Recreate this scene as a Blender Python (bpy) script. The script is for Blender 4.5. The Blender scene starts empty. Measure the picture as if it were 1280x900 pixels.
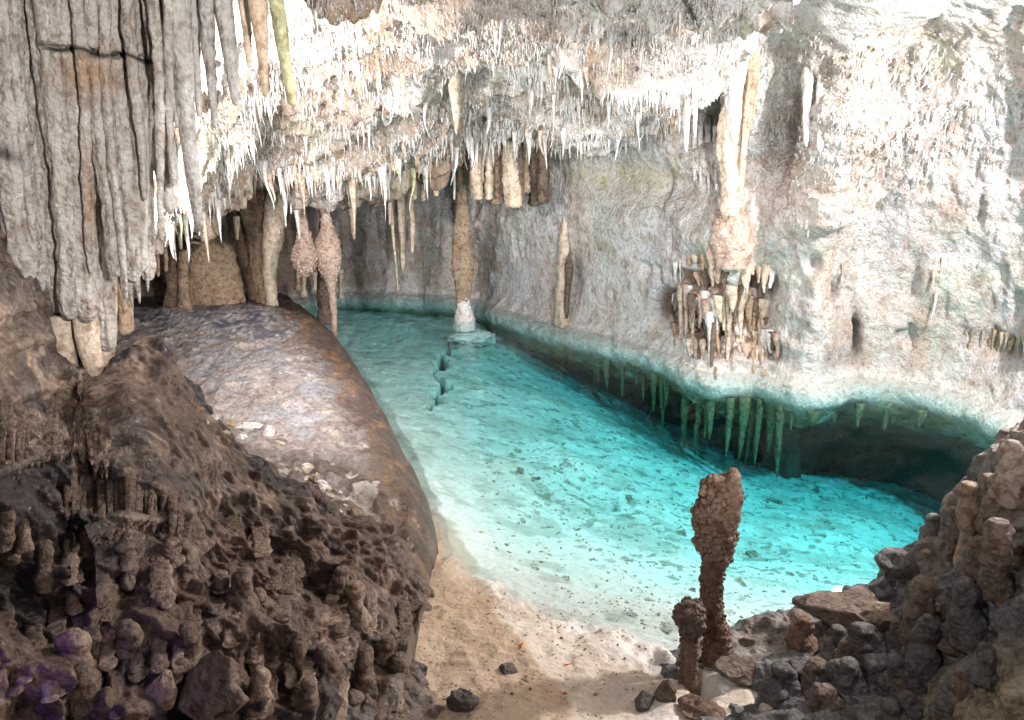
import bpy, math, random
import numpy as np
from mathutils import Vector
from mathutils.bvhtree import BVHTree

# ------------------------------------------------------------------ camera, world, light
SC = bpy.context.scene
COL = SC.collection
PITCH, FPX, CAMZ = math.radians(16), 1100.0, 3.0
cp, sp = math.cos(PITCH), math.sin(PITCH)
cd = bpy.data.cameras.new('camera'); cam = bpy.data.objects.new('camera', cd); COL.objects.link(cam)
cam.location = (0, 0, CAMZ); cam.rotation_euler = (math.radians(90) - PITCH, 0, 0)
cd.sensor_width = 36; cd.lens = 36 * FPX / 1280; cd.clip_start = .05; cd.clip_end = 200
SC.camera = cam
w = bpy.data.worlds.new('World'); SC.world = w; w.use_nodes = True
w.node_tree.nodes['Background'].inputs[0].default_value = (.80, .84, 1, 1)
w.node_tree.nodes['Background'].inputs[1].default_value = .19
SC.view_settings.view_transform = 'Standard'; SC.view_settings.look = 'None'
SC.view_settings.exposure = 0.30; SC.view_settings.gamma = 1; SC.view_settings.use_curve_mapping = False
SC.render.engine = 'CYCLES'
SC.cycles.max_bounces = 6; SC.cycles.diffuse_bounces = 3; SC.cycles.transparent_max_bounces = 8
SC.cycles.use_denoising = True; SC.cycles.caustics_reflective = False; SC.cycles.caustics_refractive = False

def lamp(name, loc, power, color, size=.08, target=None, cone=None, blend=.6):
    d = bpy.data.lights.new(name, 'SPOT' if cone else 'POINT'); d.energy = power; d.color = color
    d.shadow_soft_size = size
    o = bpy.data.objects.new(name, d); COL.objects.link(o); o.location = loc
    if cone:
        d.spot_size = math.radians(cone); d.spot_blend = blend
        o.rotation_euler = (Vector(target) - Vector(loc)).to_track_quat('-Z', 'Y').to_euler()
    return o

def at(px, py, Y):
    """the point at distance Y in front of the camera seen at photo position px, py"""
    v = (450 - py) / FPX; f = cp + v * sp
    return np.array([(px - 640) / FPX * Y / f, Y, CAMZ + (v * cp - sp) * Y / f])

lamp('lamp_behind_curtain', at(160, 290, 6.2), 380, (.98, .98, 1), .08, at(330, 60, 8.2), 140, .8)
lamp('lamp_pool', (-2.25, 5.2, 3.0), 560, (1, .98, .96), .06, (2.4, 11, .8), 120, .6)
lamp('lamp_right', (4.9, 5.9, 3.75), 960, (1, .985, .98), .12)
lamp('fill_back_wall', (1.7, 5.7, 2.95), 560, (.97, .98, 1), .05, (.8, 12.2, .5), 78, 1)  # unseen spot above the water, added to brighten the dull back wall
lamp('fill_ceiling', (1.4, -.6, 1.7), 1500, (.96, .98, 1), .1, (.9, 8.5, 3.9), 54, .8)  # added fill from behind the camera, washes the ceiling
lamp('fill_curtain', (.9, .2, 3.5), 1050, (1, .975, .95), .08, at(70, 120, 4.6), 44, .8)  # added front fill for the curtain, from beside the camera
lamp('fill_slope', (1.6, 2.2, 2.3), 85, (1, .90, .82), .06, (-1.2, 3.8, .8), 80, .8)  # unseen spot added to rake light over the left slope
lamp('fill_bank', (-.5, 1.5, 3.0), 110, (.96, .97, 1), .06, (2.3, 3.7, .6), 60, .8)  # unseen spot added to lift the dark right bank
lamp('lamp_purple', (-2.3, 1.6, 2.0), 70, (.26, .10, 1), .3, (-2.0, 2.5, .8), 58, 1)

# ------------------------------------------------------------------ noise (numpy)
def _hash(ix, iy, iz, s):
    h = (ix * 374761393 + iy * 668265263 + iz * 2147483647 + s * 974634777) & 0xFFFFFFFF
    h = ((h ^ (h >> 13)) * 1274126177) & 0xFFFFFFFF
    h = ((h ^ (h >> 16)) * 2246822519) & 0xFFFFFFFF
    return ((h ^ (h >> 15)) & 0xFFFFFF).astype(np.float64) / float(0xFFFFFF)
def vnoise(p, s=0):
    p = p + 1000.0
    i = np.floor(p).astype(np.int64); f = p - i; f = f * f * f * (f * (f * 6 - 15) + 10)
    x, y, z = i[..., 0], i[..., 1], i[..., 2]; r = 0
    for dx in (0, 1):
        wx = f[..., 0] if dx else 1 - f[..., 0]
        for dy in (0, 1):
            wy = f[..., 1] if dy else 1 - f[..., 1]
            for dz in (0, 1):
                wz = f[..., 2] if dz else 1 - f[..., 2]
                r = r + wx * wy * wz * _hash(x + dx, y + dy, z + dz, s)
    return r * 2 - 1
def fbm(p, freq=1, oct=4, s=0, gain=.5, stretch=(1, 1, 1)):
    q = p * np.array(stretch) * freq; a = 1; r = 0
    for k in range(oct):
        r = r + a * vnoise(q * (2.03 ** k), s + k * 17); a *= gain
    return r
def ridged(p, freq=1, oct=3, s=0, stretch=(1, 1, 1)):
    q = p * np.array(stretch) * freq; a = 1; r = 0
    for k in range(oct):
        r = r + a * (1 - 2 * np.abs(vnoise(q * (2.1 ** k), s + k * 13))); a *= .5
    return r
def worley(p, freq=1, s=0, stretch=(1, 1, 1)):
    q = p * np.array(stretch) * freq + 1000.0
    i = np.floor(q).astype(np.int64); d = np.full(q.shape[:-1], 9.0)
    for dx in (-1, 0, 1):
        for dy in (-1, 0, 1):
            for dz in (-1, 0, 1):
                x, y, z = i[..., 0] + dx, i[..., 1] + dy, i[..., 2] + dz
                ox = x + _hash(x, y, z, s) - q[..., 0]; oy = y + _hash(x, y, z, s + 5) - q[..., 1]; oz = z + _hash(x, y, z, s + 9) - q[..., 2]
                d = np.minimum(d, ox * ox + oy * oy + oz * oz)
    return np.sqrt(d)
def sm(x, a, b):
    t = np.clip((x - a) / (b - a), 0, 1); return t * t * (3 - 2 * t)
def mixc(a, b, t): return a + (b - a) * t[..., None]
RNG = np.random.default_rng(7); random.seed(7)

# ------------------------------------------------------------------ materials
def rock_mat(name, color=None, rough=.75, bump=.5, scale=60, spec=.4, var=.25, coat=0, tint=(.50, .38, .30), streak=0, speck=None, dist=.035):
    m = bpy.data.materials.new(name); m.use_nodes = True; nt = m.node_tree; n = nt.nodes; L = nt.links
    b = n['Principled BSDF']; geo = n.new('ShaderNodeNewGeometry'); pos = geo.outputs['Position']; speck = var if speck is None else speck
    if color is None:
        a = n.new('ShaderNodeAttribute'); a.attribute_name = 'tone'; cur_ = a.outputs['Color']
    else:
        a = n.new('ShaderNodeRGB'); a.outputs[0].default_value = (*color, 1); cur_ = a.outputs[0]
    def noise(sc, det, ro, vec=pos):
        t = n.new('ShaderNodeTexNoise'); t.inputs['Scale'].default_value = sc; t.inputs['Detail'].default_value = det; t.inputs['Roughness'].default_value = ro
        L.new(vec, t.inputs['Vector']); return t.outputs[0]
    def rng(src, a0, a1, b0, b1):
        r = n.new('ShaderNodeMapRange'); L.new(src, r.inputs[0])
        for k_, v_ in enumerate((a0, a1, b0, b1)): r.inputs[k_ + 1].default_value = v_
        return r.outputs[0]
    def mul(c, fac, col):
        t = n.new('ShaderNodeMix'); t.data_type = 'RGBA'; t.blend_type = 'MULTIPLY'
        if isinstance(fac, float): t.inputs['Factor'].default_value = fac
        else: L.new(fac, t.inputs['Factor'])
        L.new(c, t.inputs['A'])
        if isinstance(col, tuple): t.inputs['B'].default_value = (*col, 1)
        else: L.new(col, t.inputs['B'])
        return t.outputs['Result']
    nA = noise(6, 8, .65); nB = noise(scale, 6, .7); nC = noise(19, 5, .62)
    cur_ = mul(cur_, rng(nA, .42, .72, 0, min(1, var * 1.8)), tint)
    cur_ = mul(cur_, rng(nC, .50, .62, 0, min(1, speck * 2.2)), tuple(x ** 1.1 for x in tint))
    cur_ = mul(cur_, 1.0, rng(nB, .3, .7, 1 - var * 1.2, 1 + var * .6))
    if streak:
        mp = n.new('ShaderNodeVectorMath'); mp.operation = 'MULTIPLY'; mp.inputs[1].default_value = (1, 1, .09); L.new(pos, mp.inputs[0])
        cur_ = mul(cur_, rng(noise(26, 5, .65, mp.outputs[0]), .52, .68, 0, streak), (.40, .32, .27))
    L.new(cur_, b.inputs['Base Color'])
    vo = n.new('ShaderNodeTexVoronoi'); vo.inputs['Scale'].default_value = 34; L.new(pos, vo.inputs['Vector'])
    def math_(op, x, y):
        t = n.new('ShaderNodeMath'); t.operation = op
        for k_, v_ in enumerate((x, y)):
            if isinstance(v_, float): t.inputs[k_].default_value = v_
            else: L.new(v_, t.inputs[k_])
        return t.outputs[0]
    h = math_('ADD', math_('ADD', math_('MULTIPLY', nA, .9), math_('MULTIPLY', nB, .7)), math_('SUBTRACT', math_('MULTIPLY', nC, 1.3), math_('MULTIPLY', vo.outputs['Distance'], .5)))
    bp = n.new('ShaderNodeBump'); bp.inputs['Strength'].default_value = bump; bp.inputs['Distance'].default_value = dist
    L.new(h, bp.inputs['Height']); L.new(bp.outputs[0], b.inputs['Normal'])
    b.inputs['Roughness'].default_value = rough; b.inputs['Specular IOR Level'].default_value = spec
    if coat: b.inputs['Coat Weight'].default_value = coat; b.inputs['Coat Roughness'].default_value = .25
    return m
M_ROCK = rock_mat('rock_tone', rough=.8, bump=.85, scale=60, var=.16, speck=.26, tint=(.58, .45, .36))
M_WET = rock_mat('wet_rock_tone', rough=.55, bump=.8, scale=40, var=.3, spec=.5, coat=.15)
M_SAND = rock_mat('sediment', rough=.9, bump=.4, scale=38, var=.10, speck=.10)
M_CURT = rock_mat('curtain_calcite', rough=.75, bump=.9, scale=50, var=.25, streak=.62)
M_WHITE = rock_mat('white_calcite', (.80, .77, .74), rough=.55, bump=.35, scale=50, var=.22)
M_CREAM = rock_mat('cream_calcite', (.68, .56, .44), rough=.6, bump=.4, scale=50, var=.3)
M_TAN = rock_mat('tan_calcite', (.47, .345, .24), rough=.65, bump=.6, scale=40, var=.35)
M_ORANGE = rock_mat('orange_calcite', (.64, .49, .36), rough=.6, bump=.4, scale=50, var=.3)
M_GREEN = rock_mat('yellow_green_calcite', (.60, .60, .36), rough=.6, bump=.4, scale=50, var=.3)
M_GREY = rock_mat('grey_calcite', (.60, .57, .54), rough=.7, bump=.8, scale=35, var=.25, streak=.6, tint=(.45, .38, .32))
M_BROWN = rock_mat('brown_flowstone', (.22, .155, .115), rough=.6, bump=.8, scale=40, var=.4, spec=.5)
M_RUST = rock_mat('rusty_calcite', (.27, .17, .12), rough=.65, bump=.7, scale=60, var=.4)
M_DRIP = rock_mat('pale_drip', (.36, .27, .21), rough=.6, bump=.6, scale=40, var=.4)
M_DARK = rock_mat('dark_rock', (.15, .135, .13), rough=.5, bump=.8, scale=40, var=.4, spec=.5)
M_CORAL = rock_mat('pink_coral_calcite', (.62, .46, .38), rough=.7, bump=.5, scale=80, var=.3)
M_LEAF = rock_mat('orange_flake', (.60, .19, .03), rough=.8, bump=.2, var=.2)

# ------------------------------------------------------------------ object helpers
def tag(o, label=None, cat=None, group=None, kind=None):
    if label: o['label'] = label
    if cat: o['category'] = cat
    if group: o['group'] = group
    if kind: o['kind'] = kind
    return o
def mesh_from(name, V, F, mat, cols=None, smooth=True):
    me = bpy.data.meshes.new(name); V = np.asarray(V, np.float32)
    if isinstance(F, tuple):
        Q, T = F; me.from_pydata(V.tolist(), [], np.asarray(Q).tolist() + np.asarray(T).tolist()); me.validate()
        me.polygons.foreach_set('use_smooth', np.ones(len(me.polygons), bool)); me.materials.append(mat); return me
    F = np.asarray(F, np.int32)
    me.vertices.add(len(V)); me.vertices.foreach_set('co', V.ravel())
    k = F.shape[1]; me.loops.add(F.size); me.loops.foreach_set('vertex_index', F.ravel())
    me.polygons.add(len(F)); me.polygons.foreach_set('loop_start', np.arange(0, F.size, k, dtype=np.int32))
    me.polygons.foreach_set('loop_total', np.full(len(F), k, np.int32))
    me.update(calc_edges=True); me.validate()
    if smooth: me.polygons.foreach_set('use_smooth', np.ones(len(F), bool))
    if cols is not None:
        a = me.color_attributes.new('tone', 'FLOAT_COLOR', 'POINT')
        c = np.ones((len(V), 4), np.float32); c[:, :3] = np.clip(cols, 0, 1); a.data.foreach_set('color', c.ravel())
    me.materials.append(mat); return me
def add(name, me, parent=None, loc=(0, 0, 0)):
    o = bpy.data.objects.new(name, me); COL.objects.link(o); o.location = loc
    if parent: o.parent = parent
    return o
def grid_faces(nu, nv):
    i = np.arange(nu * nv).reshape(nu, nv)
    return np.stack([i[:-1, :-1], i[1:, :-1], i[1:, 1:], i[:-1, 1:]], -1).reshape(-1, 4)
def cr(ctrl, n, axis):
    """Catmull-Rom resampling of a control net along one axis"""
    c = np.moveaxis(np.asarray(ctrl, float), axis, 0); m = len(c)
    t = np.linspace(0, m - 1, n); i = np.minimum(t.astype(int), m - 2); f = (t - i).reshape((-1,) + (1,) * (c.ndim - 1))
    g = lambda k: c[np.clip(k, 0, m - 1)]
    p0, p1, p2, p3 = g(i - 1), g(i), g(i + 1), g(i + 2)
    r = .5 * ((2 * p1) + (-p0 + p2) * f + (2 * p0 - 5 * p1 + 4 * p2 - p3) * f ** 2 + (-p0 + 3 * p1 - 3 * p2 + p3) * f ** 3)
    return np.moveaxis(r, 0, axis)
def normals(P, flip=False):
    n = np.cross(np.gradient(P, axis=0), np.gradient(P, axis=1)); n /= np.linalg.norm(n, axis=-1, keepdims=True) + 1e-9
    return -n if flip else n
def even(P, n, axis=0):
    """resample a dense sheet so that its points are evenly spaced along an axis (by mean spacing)"""
    Q = np.moveaxis(P, axis, 0); d = np.linalg.norm(np.diff(Q, axis=0), axis=-1).mean(axis=1); s = np.r_[0, np.cumsum(d)]
    t = np.interp(np.linspace(0, s[-1], n), s, np.arange(len(s))); i = np.minimum(t.astype(int), len(s) - 2); f = (t - i)[:, None, None]
    return np.moveaxis(Q[i] * (1 - f) + Q[i + 1] * f, 0, axis)
def pix(P):
    """photo position of world points, used to place stains, relief and painted shade on a surface"""
    d = P - np.array([0, 0, CAMZ]); f = d[..., 1] * cp - d[..., 2] * sp; u = d[..., 1] * sp + d[..., 2] * cp
    return 640 + FPX * d[..., 0] / f, 450 - FPX * u / f
def soft_blob(P, px, py, Y, r):
    """0..1 blob in the world around the point seen at px, py at distance Y"""
    c = at(px, py, Y); return np.exp(-np.sum(((P - c) / np.array(r)) ** 2, axis=-1))

BVH = {}
def sheet_obj(name, P, mat, cols, flip=False, key=None, kind='structure', label=None, cat=None):
    nu, nv = P.shape[:2]; V = P.reshape(-1, 3); F = grid_faces(nu, nv)
    if flip: F = F[:, ::-1]
    o = add(name, mesh_from(name, V, F, mat, cols.reshape(-1, 3))); tag(o, label, cat, None, kind)
    BVH[key or name] = BVHTree.FromPolygons(V.tolist(), F.tolist())
    return o
def hit(px, py, *names):
    o = Vector((0, 0, CAMZ)); d = (Vector(at(px, py, 10.)) - o).normalized(); best = None
    for nm in names:
        r = BVH[nm].ray_cast(o, d)
        if r[0] is not None and (best is None or r[3] < best[1]): best = (r[0], r[3])
    return np.array(best[0]) if best else None
def up_hit(p, names, up=1):
    best = None
    for nm in names:
        r = BVH[nm].ray_cast(Vector(p), Vector((0, 0, up)))
        if r[0] is not None and (best is None or r[3] < best[1]): best = (r[0], r[3])
    return np.array(best[0]) if best else None

WHITE = np.array([.82, .79, .78]); LILAC = np.array([.72, .70, .75]); PINK = np.array([.62, .49, .42]); TAN = np.array([.42, .29, .19])
BROWN = np.array([.20, .12, .08]); YELL = np.array([.66, .60, .42]); DARK = np.array([.08, .06, .055]); GREENISH = np.array([.60, .66, .52])

# ------------------------------------------------------------------ back wall, from the ceiling down below the water
plan = [(-7.5, 2), (-7.2, 6), (-6.6, 9.5), (-5.4, 12.4), (-3.6, 14.2)]
plan += [tuple(at(px, py, 1)[:2]) for px, py in ()]
def on_water(px, py, z=0):
    v = (450 - py) / FPX; r = (v * cp - sp) / (cp + v * sp); return at(px, py, (z - CAMZ) / r)
for px, py in [(420, 364), (520, 366), (585, 370), (640, 386), (700, 404), (770, 420), (840, 438), (890, 462), (950, 463), (1010, 478), (1055, 468), (1110, 470), (1160, 478), (1210, 490), (1250, 505), (1285, 520)]:
    plan.append(tuple(on_water(px, py)[:2]))
plan += [(6.1, 7.3), (7.0, 5.5), (7.6, 3.2), (7.8, 1)]
pl = cr(np.array(plan), 800, 0); d = np.linalg.norm(np.diff(pl, axis=0), axis=1); s = np.r_[0, np.cumsum(d)]
NU = 900
ss = np.linspace(0, s[-1], NU * 1); # denser in the part one sees
dens = np.interp(s, [0, 8, 12, s[-1] - 6, s[-1]], [.35, .5, 1.2, 1.2, .3]); cs = np.r_[0, np.cumsum(d * .5 * (dens[1:] + dens[:-1]))]
ss = np.interp(np.linspace(0, cs[-1], NU), cs, s)
pl = np.stack([np.interp(ss, s, pl[:, k]) for k in (0, 1)], -1)
tg = np.gradient(pl, axis=0)
for _ in range(220): tg[1:-1] = (tg[:-2] + tg[1:-1] * 2 + tg[2:]) / 4
tg /= np.linalg.norm(tg, axis=1, keepdims=True); nrm = np.stack([tg[:, 1], -tg[:, 0]], -1)     # towards the pool
zc = np.array([4.9, 4.7, 4.35, 3.9, 3.4, 2.6, 1.8, 1.0, .4, .08, 0, -.04, -.12, -.26, -.42, -.62, -.95, -1.5, -2.2, -3.2])
oc = np.array([5.2, 3.3, 1.9, .75, .25, .05, .0, -.05, -.05, .0, .05, .13, .22, .22, .05, -.30, -.85, -1.1, -1.1, -1.1])
NV = 520
prof = cr(np.stack([zc, oc], -1), 1200, 0); dd = np.r_[0, np.cumsum(np.linalg.norm(np.diff(prof, axis=0), axis=1) * np.interp(prof[1:, 0], [-3, -1, 0, 4, 5], [.5, 1, 1.3, 1, .35]))]
tt = np.linspace(0, dd[-1], NV); pz, po = np.interp(tt, dd, prof[:, 0]), np.interp(tt, dd, prof[:, 1])
X = pl[:, None, 0] + nrm[:, None, 0] * po[None]; Yy = pl[:, None, 1] + nrm[:, None, 1] * po[None]
P = np.stack([X, Yy, np.broadcast_to(pz, X.shape)], -1)
# the far left bay keeps a plain wall under water
N3 = normals(P); N3[..., :] = np.where((np.sum(N3[..., :2] * nrm[:, None, :], -1) < 0)[..., None] & (np.abs(N3[..., 2:3]) < .5), -N3, N3)
N3 = np.stack([np.broadcast_to(nrm[:, None, 0], X.shape), np.broadcast_to(nrm[:, None, 1], X.shape), np.broadcast_to(-.9 * sm(pz, 3.2, 4.4)[None], X.shape)], -1)
N3 = N3 / np.linalg.norm(N3, axis=-1, keepdims=True)
px_, py_ = pix(P)
rough_zone = soft_blob(P, 980, 170, 9.6, (1.3, 2, .75)) + soft_blob(P, 1130, 190, 9, (.9, 2, .7))
rough_zone = np.clip(rough_zone * 1.3, 0, 1)
smooth_top = sm(P[..., 2], 3.7, 4.2)
big = fbm(P, .8, 3, 3); med = fbm(P, 2.6, 3, 11); vert = ridged(P, 3.2, 3, 21, (1, 1, .22)); fine = fbm(P, 11, 3, 31)
knob = 1 - worley(P, 15, 41, (1, 1, .6)); knob2 = 1 - worley(P, 7, 43, (1, 1, .55))
z = P[..., 2]; air = sm(z, .02, .5)
crust = 1 - sm(np.abs(z + .05), 0, .35)
calm = sm(fbm(P, .7, 2, 79), -.4, .5)
D = .15 * big * air + .05 * med * (.3 + .7 * air) + .022 * vert * air * (1 - smooth_top) * calm + .010 * fine
D += rough_zone * (.10 * knob + .10 * knob2) + (1 - rough_zone) * (1 - smooth_top) * .028 * knob * air * (sm(fbm(P, 1.3, 2, 77), -.2, .4))
D += crust * (.05 * fbm(P, 4, 3, 51) + .05 * knob2)
under = 1 - sm(z, -.5, -.25)
FH = [(864, 408, .17, .24, .50), (925, 412, .28, .27, .55), (948, 362, .17, .17, .42), (890, 362, .17, .11, .32), (898, 432, .14, .18, .42), (960, 438, .12, .11, .35)]
tierz = z * 3.1 + .5 * fbm(P, 1.6, 2, 71); saw = tierz - np.floor(tierz)
fallz = np.clip(soft_blob(P, 905, 395, 9.9, (.62, 1.2, .62)) * 1.6, 0, 1) * sm(z, -.3, 0)
D += fallz * (.10 + .05 * ridged(P, 9, 2, 73, (1, 1, .15)))
for (a, b, rx, rz, dep) in FH: D -= dep * np.exp(-(np.abs((P[..., 0] - at(a, b, 9.95)[0]) / rx) ** 3 + np.abs((P[..., 2] - at(a, b, 9.95)[2]) / rz) ** 3))
D += air * (1 - smooth_top) * (.022 * (1 - worley(P, 22, 45, (1, 1, .7))) + .018 * calm * sm(med, 0, .6) * ridged(P, 8, 2, 47))
D -= air * (1 - smooth_top) * .10 * sm(fbm(P, 4.2, 2, 49, stretch=(1, 1, .5)), .62, .85)
D += under * (.09 * ridged(P, 3.0, 3, 61, (1, 1, .18)))
# hollows: dark pockets and the bright niche right of the ceiling edge
for (a, b, Yh, r, dep) in [(772, 225, 11.4, (1.0, 1.6, .28), -.35), (872, 155, 10.2, (.16, .8, .28), -.6), (984, 172, 9.7, (.15, .7, .34), -.75), (935, 400, 10, (.5, .8, .28), -.15),
                           (830, 230, 10.7, (.05, .5, .22), -.22), (712, 355, 12.3, (.10, .6, .35), -.25), (1073, 425, 9.8, (.045, .6, .24), -.45), (700, 360, 12.2, (.16, .6, .5), -.2), (1050, 370, 9.7, (.05, .5, .1), -.3), (1015, 330, 9.7, (.07, .5, .10), -.3), (880, 330, 10.3, (.12, .5, .08), -.25), (1170, 360, 9.2, (.05, .5, .25), -.35), (1210, 400, 9.0, (.04, .5, .2), -.3), (810, 340, 11, (.10, .5, .07), -.2), (960, 380, 9.9, (.10, .5, .25), -.25),
                           (912, 300, 9.9, (.45, .8, .35), .28), (1020, 300, 9.7, (.25, .6, .8), .12), (1240, 440, 8.9, (.35, .6, .12), -.12), (1160, 370, 9.4, (.08, .5, .2), -.12),
                           (1090, 180, 9.3, (.7, 1.0, .35), .22)]:
    D += dep * soft_blob(P, a, b, Yh, r)
# arching overhang line from (1190,140) down to (1080,260)
pxl = np.interp(py_, [120, 140, 200, 260, 300], [1240, 1195, 1140, 1075, 1010]); D += .26 * sm(pxl - px_, -6, 6) * sm(py_, 110, 150) * (1 - sm(py_, 270, 310)) * sm(px_, 900, 1050)
ctr = sm(px_, 600, 660) * (1 - sm(px_, 790, 850)) * air; D = D * (1 - .5 * ctr)
P = P + N3 * D[..., None]
fallc = sum(np.exp(-(np.abs((P[..., 0] - at(a, b, 9.95)[0]) / rx) ** 3 + np.abs((P[..., 2] - at(a, b, 9.95)[2]) / rz) ** 3)) for (a, b, rx, rz, dep) in FH)
n1 = fbm(P, 1.1, 4, 101); n2 = fbm(P, 5, 4, 111); n3 = fbm(P, 2.2, 4, 121, stretch=(1, 1, .3))
C = np.broadcast_to(WHITE, P.shape).copy(); C = mixc(C, LILAC, sm(n1, -.1, .7) * .6)
C = mixc(C, PINK, sm(n3, .05, .7) * .55); C = mixc(C, GREENISH, sm(fbm(P, 1.7, 2, 131), .3, .8) * .4 * air)
C = mixc(C, TAN, sm(n2, .1, 1.0) * .35 * (1 - smooth_top * .8)); C = mixc(C, BROWN * 1.5, sm(fbm(P, 13, 3, 141, stretch=(1, 1, .6)), .45, .9) * .5 * (1 - smooth_top))
for (a, b, Yh, r, k, c) in [(915, 280, 9.9, (.35, .8, .30), .75, PINK), (1020, 210, 9.6, (.7, .9, .3), .6, PINK), (1020, 150, 9.6, (.22, .8, .5), .6, TAN), (885, 150, 10.2, (.3, .8, .3), .7, TAN),
                            (760, 222, 11.6, (1.0, 1.6, .24), .75, YELL), (1060, 330, 9.6, (.45, .8, .4), .5, PINK), (1140, 400, 9.4, (.7, .9, .5), .45, PINK), (1235, 435, 8.8, (.35, .6, .18), .8, TAN),
                            (1040, 110, 9.3, (.9, 1.2, .22), .35, GREENISH), (905, 380, 10, (.4, .6, .3), .5, PINK), (690, 260, 12, (.3, .8, .3), .3, PINK), (430, 290, 14.3, (1.9, 2, 1.0), .6, PINK * .8),
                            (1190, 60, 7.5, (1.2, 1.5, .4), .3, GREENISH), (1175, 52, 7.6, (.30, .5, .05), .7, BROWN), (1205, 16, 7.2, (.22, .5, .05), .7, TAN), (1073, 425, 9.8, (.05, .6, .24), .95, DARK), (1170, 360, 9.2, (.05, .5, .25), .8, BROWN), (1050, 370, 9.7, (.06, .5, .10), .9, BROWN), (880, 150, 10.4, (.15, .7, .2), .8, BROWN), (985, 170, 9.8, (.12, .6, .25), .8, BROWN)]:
    if k > 0: C = mixc(C, c, np.clip(soft_blob(P, a, b, Yh, r) * (k + .5 * n2), 0, .95))  # stains, and dark tones painted into the pockets in place of shade
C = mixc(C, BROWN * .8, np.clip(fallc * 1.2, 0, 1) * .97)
left = 1 - sm(P[..., 0], -4.2, -2.0); C = mixc(C, BROWN * 1.2, left * .8)
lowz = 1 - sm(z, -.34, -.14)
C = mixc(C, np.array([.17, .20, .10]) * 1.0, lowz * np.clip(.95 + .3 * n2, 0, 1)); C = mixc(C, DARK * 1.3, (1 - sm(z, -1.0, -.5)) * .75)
C = mixc(C, np.array([.80, .80, .76]), (1 - sm(np.abs(z + .06), .05, .2)) * .8)
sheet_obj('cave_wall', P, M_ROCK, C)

# ------------------------------------------------------------------ ceiling: runs down and away from the viewer to a low edge, then back over the pool
cols = [(-420, 330, 5.6), (-150, 335, 6.6), (60, 335, 7.0), (150, 320, 7.6), (215, 285, 8.4), (270, 255, 9.2), (330, 214, 10.0), (400, 228, 10.4), (470, 225, 10.8), (540, 205, 11.1), (600, 182, 11.3), (690, 178, 11.0),
        (780, 180, 10.6), (845, 158, 10.2), (888, 105, 9.95), (918, 40, 9.85), (945, -25, 9.8), (990, -90, 9.6)]
net = []
for px, pe, Ye in cols:
    Y0 = 5.0 if px < 250 else 5.6
    colp = [at(px, -330, 2.6), at(px, -150, 3.9)]
    for f in (0, .2, .45, .75, 1.0):
        py = -20 + (pe + 20) * f; fy = f ** .85
        colp.append(at(px, py, Y0 + (Ye - Y0) * fy))
    e = colp[-1]; colp += [e + [0, .25, -.06], e + [0, .9, .12], e + [0, 2.2, .25], e + [0, 4.5, .3]]
    net.append(colp)
P = cr(cr(np.array(net), 300, 0), 300, 1); P = even(even(P, 720, 0), 560, 1)
N3 = normals(P, True); N3 = np.where(N3[..., 2:3] > 0, -N3, N3)
N3 = N3 * .5 + np.array([0, -.35, -.65]); N3 /= np.linalg.norm(N3, axis=-1, keepdims=True)
ter = fbm(P, .75, 3, 203, stretch=(.7, 1.6, 1)); ter = ter + .25 * np.sin(ter * 14)
D = .26 * ter + .13 * fbm(P, 2.2, 3, 211) + .05 * ridged(P, 4.5, 3, 221) + .05 * (1 - worley(P, 9, 241)) + .035 * (1 - worley(P, 21, 247))
P = P + N3 * D[..., None]
n1 = fbm(P, 1.2, 4, 261); n2 = fbm(P, 6, 4, 271)
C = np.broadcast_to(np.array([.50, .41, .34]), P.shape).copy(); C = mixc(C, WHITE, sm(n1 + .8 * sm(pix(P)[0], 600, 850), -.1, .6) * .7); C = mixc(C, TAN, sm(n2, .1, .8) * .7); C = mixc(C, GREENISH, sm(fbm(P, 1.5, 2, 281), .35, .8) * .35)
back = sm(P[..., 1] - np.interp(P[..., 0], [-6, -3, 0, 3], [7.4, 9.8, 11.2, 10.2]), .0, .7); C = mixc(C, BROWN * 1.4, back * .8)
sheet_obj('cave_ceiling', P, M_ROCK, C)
CEIL = P

# ------------------------------------------------------------------ pool floor and beach (one ground sheet)
ctl = []
for px, py, z in [(430, 372, -.35), (520, 372, -.4), (600, 400, -.35), (500, 400, -.3), (560, 420, -.35), (640, 430, -.55), (700, 450, -1.15), (760, 474, -1.5), (600, 480, -.4), (680, 500, -.6), (500, 470, -.25), (460, 440, -.3),
                  (850, 528, -1.7), (780, 540, -1.0), (700, 570, -.62), (620, 560, -.42), (560, 560, -.28), (520, 560, -.18), (1000, 590, -1.75), (920, 600, -1.35), (1190, 632, -1.8), (1100, 640, -1.5), (850, 620, -.95), (760, 640, -.62),
                  (680, 640, -.42), (600, 640, -.22), (560, 640, -.1), (560, 700, .0), (640, 700, -.16), (720, 700, -.3), (800, 700, -.45), (900, 700, -.75), (1000, 700, -1.0), (1100, 700, -1.1), (620, 745, -.0), (700, 765, -.02), (780, 790, -.02), (850, 805, -.04),
                  (950, 800, -.12), (1050, 770, -.3), (545, 740, .05), (500, 640, .1), (600, 800, .06), (700, 820, .05), (800, 850, .05), (600, 880, .06), (750, 900, .07), (700, 1000, .1), (900, 900, .04), (500, 900, .08), (1000, 900, .05), (400, 1000, .1), (1100, 1000, .05)]:
    p = on_water(px, py, z); ctl.append((p[0], p[1], z))
ctl += [(-6, 2, .3), (-5, 6, .2), (-6, 10, .1), (-5, 14, -.2), (-2, 16, -.4), (2, 15, -1.2), (5, 13, -1.8), (8, 10, -2), (8, 6, -1.6), (6, 3, -.2), (0, 1, .15), (3, 1, .1), (-3, 3, .2), (-4, 12.5, .1), (0, 18, -.6), (9, 1, 0), (5.5, 9.5, -1.9), (-2.6, 8, .1), (-2.2, 6, .1)]
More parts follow.
